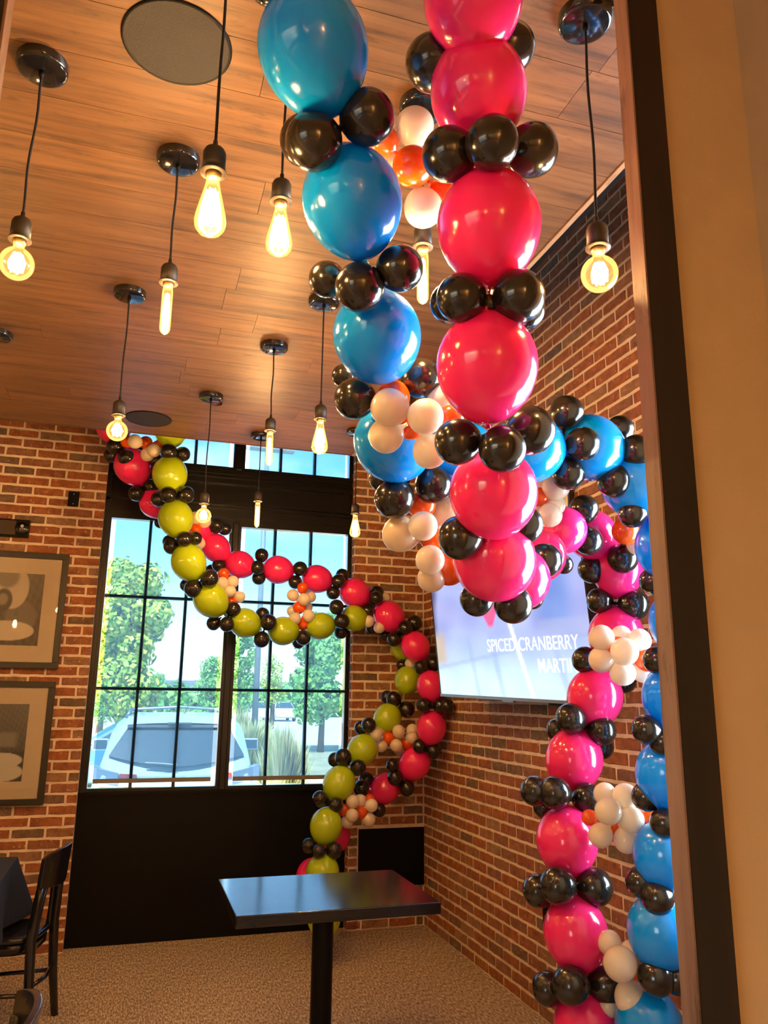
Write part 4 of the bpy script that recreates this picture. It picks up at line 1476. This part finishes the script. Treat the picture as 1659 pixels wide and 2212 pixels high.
def cloth_mesh():
    bm = bmesh.new()
    hx_, hy_, drop = 0.507, 0.667, 0.275
    per = []
    n = 30
    for side in range(4):
        for k in range(n):
            f = k / n
            if side == 0:
                p_ = (-hx_ + 2 * hx_ * f, -hy_)
            elif side == 1:
                p_ = (hx_, -hy_ + 2 * hy_ * f)
            elif side == 2:
                p_ = (hx_ - 2 * hx_ * f, hy_)
            else:
                p_ = (-hx_, hy_ - 2 * hy_ * f)
            per.append((p_, f, side))
    top = [bm.verts.new((p_[0], p_[1], 0.749)) for p_, f, s_ in per]
    rings = [top]
    for q in range(1, 7):
        g = q / 6
        ring = []
        for (p_, f, s_) in per:
            c = max(0.0, 1 - min(f, 1 - f) / 0.22) ** 1.6      # near a corner the cloth flares and hangs lower
            nx = (0, 1, 0, -1)[s_]
            ny__ = (-1, 0, 1, 0)[s_]
            cxs = math.copysign(1, p_[0])
            cys = math.copysign(1, p_[1])
            wav = 0.016 * math.sin(f * 21 + s_) * (1 - c)
            out = 0.010 + wav * g
            x = p_[0] + nx * out * g + cxs * 0.105 * c * g
            y = p_[1] + ny__ * out * g + cys * 0.085 * c * g
            z = 0.749 - drop * g * (1 + 0.05 * c) - (0.004 if q == 1 else 0)
            ring.append(bm.verts.new((x, y, z)))
        rings.append(ring)
    m_ = len(per)
    bm.faces.new(top)
    for a, b_ in zip(rings, rings[1:]):
        for k in range(m_):
            bm.faces.new((a[k], a[(k + 1) % m_], b_[(k + 1) % m_], b_[k]))
    return bm


cl = obj('tablecloth', cloth_mesh(), M_CLOTH, None, smooth=False, loc=(-1.0, 4.105, 0))
tag(cl, 'black tablecloth hanging in a pointed fold over the left edge table', 'tablecloth')


# ------------------------------------------------------------------ chairs
def chair(label, x, y, rz):
    """bentwood style black chair facing local -X"""
    t = thing('dining_chair', label, 'chair', (x, y, 0), rz, 'black wooden dining chairs')
    # seat: rounded plate with dished top
    bm = bmesh.new()
    prof = []
    for k in range(36):
        a = 2 * math.pi * k / 36
        ca, sa = math.cos(a), math.sin(a)
        prof.append((0.205 * math.copysign(abs(ca) ** 0.62, ca), 0.200 * math.copysign(abs(sa) ** 0.62, sa)))
    rings = []
    for (s, z) in ((0.985, 0.428), (1.0, 0.434), (1.0, 0.446), (0.975, 0.453), (0.80, 0.450), (0.4, 0.445)):
        rings.append([bm.verts.new((p_[0] * s, p_[1] * s, z)) for p_ in prof])
    for a, b_ in zip(rings, rings[1:]):
        for k in range(36):
            bm.faces.new((a[k], a[(k + 1) % 36], b_[(k + 1) % 36], b_[k]))
    bm.faces.new(rings[0])
    bm.faces.new(rings[-1])
    obj('seat', bm, M_LEATH, t, smooth=True)
    bm = bmesh.new()
    ri = []
    for s, z in ((0.93, 0.428), (0.93, 0.375), (0.87, 0.375), (0.87, 0.428)):
        ri.append([bm.verts.new((p_[0] * s, p_[1] * s, z)) for p_ in prof])
    for i in range(4):
        a, b_ = ri[i], ri[(i + 1) % 4]
        for k in range(36):
            bm.faces.new((a[k], a[(k + 1) % 36], b_[(k + 1) % 36], b_[k]))
    obj('seat_apron', bm, M_LEATH, t, smooth=True)
    # rear legs run up into the back posts
    for s in (-1, 1):
        pts = [(0.235, s * 0.185, 0.0), (0.205, s * 0.180, 0.22), (0.190, s * 0.175, 0.44), (0.200, s * 0.165, 0.60), (0.218, s * 0.150, 0.76)]
        obj('rear_leg', tube(bmesh.new(), pts, [0.018, 0.023, 0.025, 0.022, 0.018], 12, flat=0.85), M_LEATH, t, smooth=True)
        pts = [(-0.175, s * 0.165, 0.0), (-0.165, s * 0.155, 0.38)]
        obj('front_leg', tube(bmesh.new(), pts, [0.015, 0.023], 12), M_LEATH, t, smooth=True)
    # curved crest board
    bm = bmesh.new()
    nu, nv = 20, 8
    gi, go = [], []
    for j in range(nv + 1):
        v = j / nv
        ri_, ro = [], []
        for i in range(nu + 1):
            u = -1 + 2 * i / nu
            yy = u * 0.200
            zt = 0.835 - 0.030 * abs(u) ** 3
            zb = 0.655 + 0.018 * abs(u) ** 2
            z = zb + (zt - zb) * v
            lean = 0.208 + (z - 0.6) * 0.085
            xx = lean + 0.048 * (1 - u * u) - 0.018
            th_ = 0.020
            ri_.append(bm.verts.new((xx, yy, z)))
            ro.append(bm.verts.new((xx + th_, yy, z)))
        gi.append(ri_)
        go.append(ro)
    for g_ in (gi, go):
        for j in range(nv):
            for i in range(nu):
                bm.faces.new((g_[j][i], g_[j][i + 1], g_[j + 1][i + 1], g_[j + 1][i]))
    for j in range(nv):
        for i in (0, nu):
            bm.faces.new((gi[j][i], gi[j + 1][i], go[j + 1][i], go[j][i]))
    for i in range(nu):
        for j in (0, nv):
            bm.faces.new((gi[j][i], gi[j][i + 1], go[j][i + 1], go[j][i]))
    obj('backrest', bm, M_LEATH, t, smooth=False, bevel=0.003)
    # inner back bow and the ring stretcher
    pts = []
    for k in range(13):
        a = math.pi * k / 12
        pts.append((0.185 + 0.02 * math.sin(a), -0.085 * math.cos(a), 0.445 + 0.26 * math.sin(a)))
    obj('back_bow', tube(bmesh.new(), pts, 0.010, 10), M_LEATH, t, smooth=True)
    for s in (-1, 1):
        obj('stretcher', tube(bmesh.new(), [(-0.168, s * 0.158, 0.19), (0.0, s * 0.166, 0.20), (0.207, s * 0.181, 0.21)], 0.010, 10), M_LEATH, t, smooth=True)
    obj('stretcher', tube(bmesh.new(), [(0.205, -0.178, 0.24), (0.225, 0, 0.235), (0.205, 0.178, 0.24)], 0.010, 10), M_LEATH, t, smooth=True)
    return t


chair('black wooden chair seen from the side, pushed up to the black clothed table', -0.505, 4.60, math.radians(-12))
chair('black chair nearest the camera, only its curved backrest showing in the corner', -0.425, 2.315, math.radians(3))

# ------------------------------------------------------------------ outside
GZ = -0.3
pv = tag(obj('parking_lot', box(-60, 60, 6.15, 90, GZ - 0.1, GZ), M_ASPH), 'pale sunlit parking lot outside the window', 'parking lot')
pv['kind'] = 'structure'
lw = tag(obj('lawn', box(-50, 50, 18.2, 31, GZ, GZ + 0.05), M_LAWN), 'dry grass strip beyond the parked car', 'lawn')
lw['kind'] = 'structure'


def loft(bm, secs):
    rings = [[bm.verts.new(p_) for p_ in s] for s in secs]
    n = len(rings[0])
    for a, b_ in zip(rings, rings[1:]):
        for k in range(n):
            bm.faces.new((a[k], a[(k + 1) % n], b_[(k + 1) % n], b_[k]))
    bm.faces.new(rings[0])
    bm.faces.new(rings[-1])
    return bm


def body_section(y, pts):
    """pts: half outline (x, z) from bottom to top; mirrored"""
    return [Vector((x, y, z)) for x, z in pts] + [Vector((-x, y, z)) for x, z in reversed(pts)]


def suv(label, x, y, rz, paint):
    t = thing('suv_car', label, 'car', (x, y, GZ), rz)
    low = [(0.80, 0.28), (0.90, 0.40), (0.92, 0.70), (0.91, 0.86), (0.875, 1.06)]
    secs = [body_section(-0.02, [(0.74, 0.36), (0.82, 0.44), (0.84, 0.68), (0.83, 0.84), (0.78, 1.03)]),
            body_section(0.08, [(0.79, 0.30), (0.89, 0.40), (0.905, 0.70), (0.895, 0.86), (0.845, 1.05)]),
            body_section(0.35, low), body_section(3.3, low),
            body_section(4.1, [(0.79, 0.28), (0.88, 0.40), (0.89, 0.66), (0.87, 0.80), (0.80, 0.95)]),
            body_section(4.45, [(0.70, 0.34), (0.76, 0.44), (0.76, 0.62), (0.73, 0.72), (0.66, 0.82)])]
    obj('body', loft(bmesh.new(), secs), paint, t, smooth=False, bevel=0.02)
    gh = [body_section(0.03, [(0.80, 1.02), (0.80, 1.03), (0.79, 1.04)]),
          body_section(0.12, [(0.845, 1.02), (0.795, 1.20), (0.70, 1.28)]),
          body_section(0.40, [(0.86, 1.03), (0.745, 1.45), (0.60, 1.575)]),
          body_section(0.62, [(0.865, 1.03), (0.705, 1.55), (0.56, 1.63)]),
          body_section(1.6, [(0.87, 1.03), (0.70, 1.58), (0.54, 1.655)]),
          body_section(2.4, [(0.87, 1.03), (0.69, 1.54), (0.53, 1.60)]),
          body_section(3.3, [(0.85, 1.0), (0.80, 1.04), (0.60, 1.06)])]
    obj('cabin', loft(bmesh.new(), gh), paint, t, smooth=False, bevel=0.03)
    # rear window: trapezoid with a lower edge that dips in the middle
    ol = []
    for k in range(13):
        u = -1 + 2 * k / 12
        z = 1.21 - 0.115 * (1 - abs(u) ** 1.7)
        yy = -0.012 + (z - 1.02) * 0.66
        ol.append((u * 0.735, yy, z))
    for k in range(9):
        u = 1 - 2 * k / 8
        z = 1.505 + 0.02 * (1 - u * u)
        ol.append((u * 0.565, -0.012 + (z - 1.02) * 0.66 - 0.012, z))
    cen = sum((Vector(p_) for p_ in ol), Vector()) / len(ol)
    bm = bmesh.new()
    prism(bm, [Vector(p_) + Vector((0, -0.05, 0.01)) for p_ in ol], Vector((0, 0.05, -0.01)))
    obj('rear_window', bm, M_CGLASS, t)
    sp = bmesh.new()
    secs = []
    for k in range(11):
        u = -1 + 2 * k / 10
        secs.append([Vector((u * 0.58, 0.22 - 0.03 * (1 - u * u), 1.545 + 0.022 * (1 - u * u))), Vector((u * 0.58, 0.36, 1.625 + 0.03 * (1 - u * u))),
                     Vector((u * 0.58, 0.50, 1.635 + 0.03 * (1 - u * u))), Vector((u * 0.58, 0.36, 1.54 + 0.02 * (1 - u * u)))])
    obj('spoiler', loft(sp, secs), paint, t)
    obj('spoiler_underside', box(-0.57, 0.57, 0.205, 0.26, 1.515, 1.545), M_RAIL, t)
    obj('brake_light', box(-0.13, 0.13, 0.178, 0.2, 1.552, 1.572), M_RAIL, t)
    for s in (-1, 1):
        tl = obj('tail_light', loft(bmesh.new(), [[Vector((s * 0.60, -0.045, 1.040)), Vector((s * 0.60, -0.045, 0.990)), Vector((s * 0.60, 0.0, 0.990)), Vector((s * 0.60, 0.0, 1.040))],
                                                  [Vector((s * 0.42, -0.05, 1.030)), Vector((s * 0.42, -0.05, 1.000)), Vector((s * 0.42, 0.0, 1.000)), Vector((s * 0.42, 0.0, 1.030))]]), M_TAILR, t)
        tl = obj('tail_light', loft(bmesh.new(), [[Vector((s * 0.61, -0.045, 1.045)), Vector((s * 0.61, -0.045, 0.935)), Vector((s * 0.61, 0.0, 0.935)), Vector((s * 0.61, 0.0, 1.045))],
                                                  [Vector((s * 0.84, 0.0, 1.095)), Vector((s * 0.84, 0.0, 0.925)), Vector((s * 0.80, 0.06, 0.925)), Vector((s * 0.80, 0.06, 1.095))],
                                                  [Vector((s * 0.925, 0.16, 1.115)), Vector((s * 0.925, 0.16, 0.955)), Vector((s * 0.88, 0.16, 0.955)), Vector((s * 0.86, 0.16, 1.115))]]), M_TAILW, t)
        obj('roof_rail', tube(bmesh.new(), [(s * 0.60, 0.62, 1.615), (s * 0.575, 0.68, 1.69), (s * 0.565, 0.85, 1.705), (s * 0.56, 1.9, 1.71), (s * 0.565, 2.3, 1.64)], [0.03, 0.024, 0.018, 0.018, 0.022], 10), M_RAIL, t, smooth=True)
        mi = obj('mirror', box(-0.10, 0.10, -0.05, 0.05, -0.075, 0.075), paint, t, bevel=0.02)
        mi.location = (s * 1.0, 2.2, 1.22)
        mg = obj('mirror_glass', box(-0.085, 0.085, -0.054, -0.05, -0.06, 0.06), M_CGLASS, mi)
        for yy in (0.85, 3.55):
            wh = obj('wheel', lathe(bmesh.new(), [(0, -0.11), (0.20, -0.11), (0.33, -0.10), (0.345, -0.06), (0.345, 0.06), (0.33, 0.10), (0, 0.11)], 28), M_TYRE, t, smooth=False)
            wh.rotation_euler = (0, math.pi / 2, 0)
            wh.location = (s * 0.82, yy, 0.345)
    obj('crossbar', tube(bmesh.new(), [(-0.57, 0.95, 1.70), (0, 0.95, 1.735), (0.57, 0.95, 1.70)], 0.018, 8), M_RAIL, t)
    obj('antenna', tube(bmesh.new(), [(0.05, 0.66, 1.66), (0.12, 0.50, 1.84)], [0.006, 0.003], 8), M_RAIL, t)
    obj('antenna_base', lathe(bmesh.new(), [(0.03, 0), (0.02, 0.02), (0, 0.03)], 14, 0.05, 0.66, 1.645), M_RAIL, t)
    obj('wiper', tube(bmesh.new(), [(0.0, -0.045, 1.125), (-0.16, -0.03, 1.14), (-0.34, -0.02, 1.150)], 0.009, 8), M_RAIL, t)
    obj('chrome_garnish', box(-0.40, 0.40, -0.06, -0.02, 0.855, 0.885), M_TAILW, t, bevel=0.005)
    obj('number_plate', box(-0.17, 0.17, -0.055, -0.02, 0.70, 0.84), M_TAILW, t)
    return t


P = onY(386, 1600, 9.4)
suv('pale silver blue sport utility car parked with its rear to the window', P.x, 9.4, math.radians(-3), M_CARP)


def sedan(label, x, y, rz, paint, group=None):
    t = thing('parked_car', label, 'car', (x, y, GZ), rz, group)
    low = [(0.78, 0.25), (0.88, 0.38), (0.90, 0.66), (0.86, 0.92)]
    secs = [body_section(-0.05, [(0.68, 0.36), (0.76, 0.46), (0.76, 0.64), (0.70, 0.84)]), body_section(0.3, low), body_section(3.6, low),
            body_section(4.4, [(0.66, 0.34), (0.74, 0.42), (0.74, 0.58), (0.64, 0.70)])]
    obj('body', loft(bmesh.new(), secs), paint, t, bevel=0.03)
    gh = [body_section(0.5, [(0.80, 0.88), (0.78, 0.90), (0.70, 0.92)]), body_section(1.2, [(0.84, 0.88), (0.64, 1.36), (0.50, 1.42)]),
          body_section(2.3, [(0.84, 0.88), (0.64, 1.38), (0.50, 1.44)]), body_section(3.2, [(0.80, 0.86), (0.76, 0.90), (0.60, 0.92)])]
    obj('cabin', loft(bmesh.new(), gh), paint, t, bevel=0.03)
    for s in (-1, 1):
        b = bmesh.new()
        prism(b, [Vector((s * 0.835, 0.85, 0.93)), Vector((s * 0.665, 1.30, 1.335)), Vector((s * 0.665, 2.25, 1.35)), Vector((s * 0.825, 2.95, 0.93))], Vector((s * 0.03, 0, 0.01)))
        obj('side_window', b, M_CGLASS, t)
        for yy in (0.85, 3.5):
            wh = obj('wheel', lathe(bmesh.new(), [(0, -0.10), (0.20, -0.10), (0.31, -0.09), (0.32, 0.0), (0.31, 0.09), (0, 0.10)], 24), M_TYRE, t)
            wh.rotation_euler = (0, math.pi / 2, 0)
            wh.location = (s * 0.80, yy, 0.32)
    b = bmesh.new()
    prism(b, [Vector((-0.72, 0.58, 0.95)), Vector((0.72, 0.58, 0.95)), Vector((0.54, 1.14, 1.37)), Vector((-0.54, 1.14, 1.37))], Vector((0, -0.03, 0.03)))
    obj('rear_window', b, M_CGLASS, t)
    return t


sedan('dark blue car parked sideways beyond the silver one, at the lower left of the window', 2.3, 17.2, math.radians(90), M_CARB)
for lab, px_, yy in (('white parked car far off behind the near lamp post', 564, 60.0), ('white parked car far off under the right trees', 618, 60.5)):
    P = onY(px_, 1525, yy)
    sedan(lab, P.x, yy, 0.0, M_CARW, 'far white parked cars')


def tree(label, x, y, h, w, zc0, leaf, n, trunk_r=0.09, seed=1):
    t = thing('tree', label, 'tree', (x, y, GZ), 0, 'trees across the parking lot')
    r = random.Random(seed)
    obj('trunk', tube(bmesh.new(), [(0, 0, 0), (0.03, 0, zc0), (0.0, 0.03, h * 0.75)], [trunk_r, trunk_r * 0.75, trunk_r * 0.25], 10), M_BARK, t, smooth=True)
    bm = bmesh.new()
    blobs = []
    for k in range(44):
        v = r.random()
        rad = w / 2 * (0.35 + 0.65 * math.sin(math.pi * (0.12 + 0.83 * v)) ** 0.8) * 0.72
        a = r.uniform(0, 6.283)
        blobs.append((math.cos(a) * rad * r.uniform(0.2, 1), math.sin(a) * rad * r.uniform(0.2, 1), zc0 + (h - zc0) * v, w * r.uniform(0.15, 0.24)))
    ls = w * 0.031
    for k in range(n):
        bx_, by_, bz_, br = blobs[k % 44]
        d = Vector((r.gauss(0, 1), r.gauss(0, 1), r.gauss(0, 1))).normalized()
        c = Vector((bx_, by_, bz_)) + d * br * r.uniform(0.55, 1.0)
        a = Vector((r.gauss(0, 1), r.gauss(0, 1), r.gauss(0, 1))).normalized()
        e = d.cross(a)
        if e.length < 0.1:
            continue
        e.normalize()
        f = (d * 0.6 + a * 0.4).cross(e).normalized()
        s = ls * r.uniform(0.7, 1.5)
        bm.faces.new([bm.verts.new(c + e * s), bm.verts.new(c + f * s * 0.7), bm.verts.new(c - e * s), bm.verts.new(c - f * s * 0.7)])
    o = obj('foliage', bm, leaf, t)
    o['kind'] = 'stuff'
    return t


def tree_at(label, px_, ytop, ybot_c, Y, wpx, leaf, n, seed):
    P = onY(px_, ytop, Y)
    Q = onY(px_, ybot_c, Y)
    z = depth_of(P)
    tree(label, P.x, Y, P.z - GZ, wpx * z / F, Q.z - GZ, leaf, n, 0.12, seed)


tree_at('broad yellow green tree filling the left window', 292, 1238, 1530, 19, 185, M_LEAF1, 13000, 3)
tree_at('full green tree at the right end of the window', 700, 1345, 1540, 27, 150, M_LEAF2, 9000, 5)
tree_at('green tree just right of the window mullion', 525, 1365, 1530, 30, 88, M_LEAF2, 6000, 8)
tree_at('small green tree left of the mullion, behind the car roof', 462, 1425, 1525, 32, 80, M_LEAF2, 4500, 11)
tree_at('small yellow green tree between the lamp post and the right tree', 592, 1425, 1520, 34, 70, M_LEAF1, 2200, 14)
tree_at('low green tree at the left edge of the window', 220, 1490, 1560, 24, 60, M_LEAF2, 1500, 17)


def grass_clump(label, px_, pyb, w, h, n, seed, m=M_GRASSB):
    Pg = onZ(px_, pyb, GZ)
    t = tag(obj('ornamental_grass', bmesh.new(), m, None), label, 'bush', 'ornamental grasses outside')
    r = random.Random(seed)
    bm = bmesh.new()
    for k in range(n):
        a = r.uniform(0, 6.283)
        q = r.random() ** 0.6
        x0, y0 = math.cos(a) * q * w * 0.28, math.sin(a) * q * w * 0.28
        x1, y1 = math.cos(a) * q * w * 0.55 + r.gauss(0, 0.06), math.sin(a) * q * w * 0.55 + r.gauss(0, 0.06)
        zt = h * r.uniform(0.5, 1.0) * (1 - 0.3 * q)
        s = 0.018 * r.uniform(0.7, 1.6)
        p0, p1, p2 = Vector((x0, y0, 0)), Vector(((x0 + x1) / 2 * 0.9, (y0 + y1) / 2 * 0.9, zt * 0.65)), Vector((x1, y1, zt))
        sd = Vector((-math.sin(a + 1), math.cos(a + 1), 0)) * s
        v = [bm.verts.new(p0 - sd), bm.verts.new(p0 + sd), bm.verts.new(p1 + sd * 1.3), bm.verts.new(p1 - sd * 1.3), bm.verts.new(p2)]
        bm.faces.new(v[:4])
        bm.faces.new((v[3], v[2], v[4]))
    bm.to_mesh(t.data)
    bm.free()
    t.location = (Pg.x, Pg.y, GZ)
    return t


def shrub_at(label, px_, Y, w, h, n, seed):
    P = onY(px_, 1600, Y)
    t = grass_clump(label, px_, 1700, w, h, n, seed)
    t.location = (P.x, Y, GZ)


shrub_at('tall green and tan grass clump in the middle of the right window', 613, 12.0, 0.66, 1.62, 3000, 21)
shrub_at('tan grass mound right behind the silver car', 540, 19.6, 1.9, 1.45, 2200, 22)
shrub_at('dry grass mound showing above the car roof', 385, 25.5, 3.0, 1.6, 2600, 23)
shrub_at('small green bush by the right end of the window', 712, 10.9, 0.6, 0.62, 700, 24)
shrub_at('dry grass behind the lamp post', 518, 24.5, 2.0, 1.7, 1500, 25)
# lamp posts
P = onY(553, 1500, 21.0)
t = thing('street_lamp', 'tall grey lamp post seen through the right window', 'street lamp', (P.x, 21.0, GZ))
obj('pole', tube(bmesh.new(), [(0, 0, 0), (0, 0, 8.6)], [0.085, 0.06], 14), M_POLE, t, smooth=True)
obj('base', lathe(bmesh.new(), [(0.22, 0), (0.22, 0.35), (0.12, 0.4), (0, 0.4)], 20), M_POLE, t)
obj('lamp_head', box(-0.75, 0.75, -0.16, 0.16, 8.55, 8.68), M_POLE, t)
P = onY(284, 1232, 30.0)
t = thing('street_lamp', 'lamp post with flat twin heads just above the left tree', 'street lamp', (P.x, 30.0, GZ))
obj('pole', tube(bmesh.new(), [(0, 0, 0), (0, 0, P.z - GZ)], [0.10, 0.07], 14), M_POLE, t, smooth=True)
obj('lamp_head', box(-0.62, 0.62, -0.16, 0.16, P.z - GZ, P.z - GZ + 0.10), M_POLE, t)
# far low building and hedge line
P = onY(420, 1490, 84)
t = thing('far_building', 'long pale low building on the horizon behind the trees', 'building', (P.x, 84, GZ))
obj('wall', box(-14, 16, 0, 8, 0, 3.0), M_BLDG, t)
obj('roof', box(-14.3, 16.3, -0.3, 8.3, 3.0, 3.3), M_POLE, t)
for k in range(8):
    obj('window', box(-12 + k * 3.3, -10 + k * 3.3, -0.05, 0.0, 0.9, 2.2), M_CGLASS, t)
hb = bmesh.new()
r = random.Random(4)
for k in range(5000):
    c = Vector((r.uniform(-24, 30), 74 + r.uniform(-2, 2), r.uniform(0, 1) ** 0.7 * (2.6 + 0.9 * math.sin(k * 0.013))))
    c.z *= 0.8 + 0.25 * math.sin(c.x * 0.7) * math.sin(c.x * 0.23 + 1)
    a = Vector((r.gauss(0, 1), r.gauss(0, 1), r.gauss(0, 1))).normalized()
    e = a.cross(Vector((0.3, 0.5, 0.8))).normalized()
    f = a.cross(e)
    s = 0.35
    hb.faces.new([hb.verts.new(c + e * s), hb.verts.new(c + f * s), hb.verts.new(c - e * s), hb.verts.new(c - f * s)])
hd = tag(obj('treeline', hb, M_LEAF2, None, loc=(0, 0, GZ)), 'distant green tree line along the horizon', 'treeline')
hd['kind'] = 'stuff'
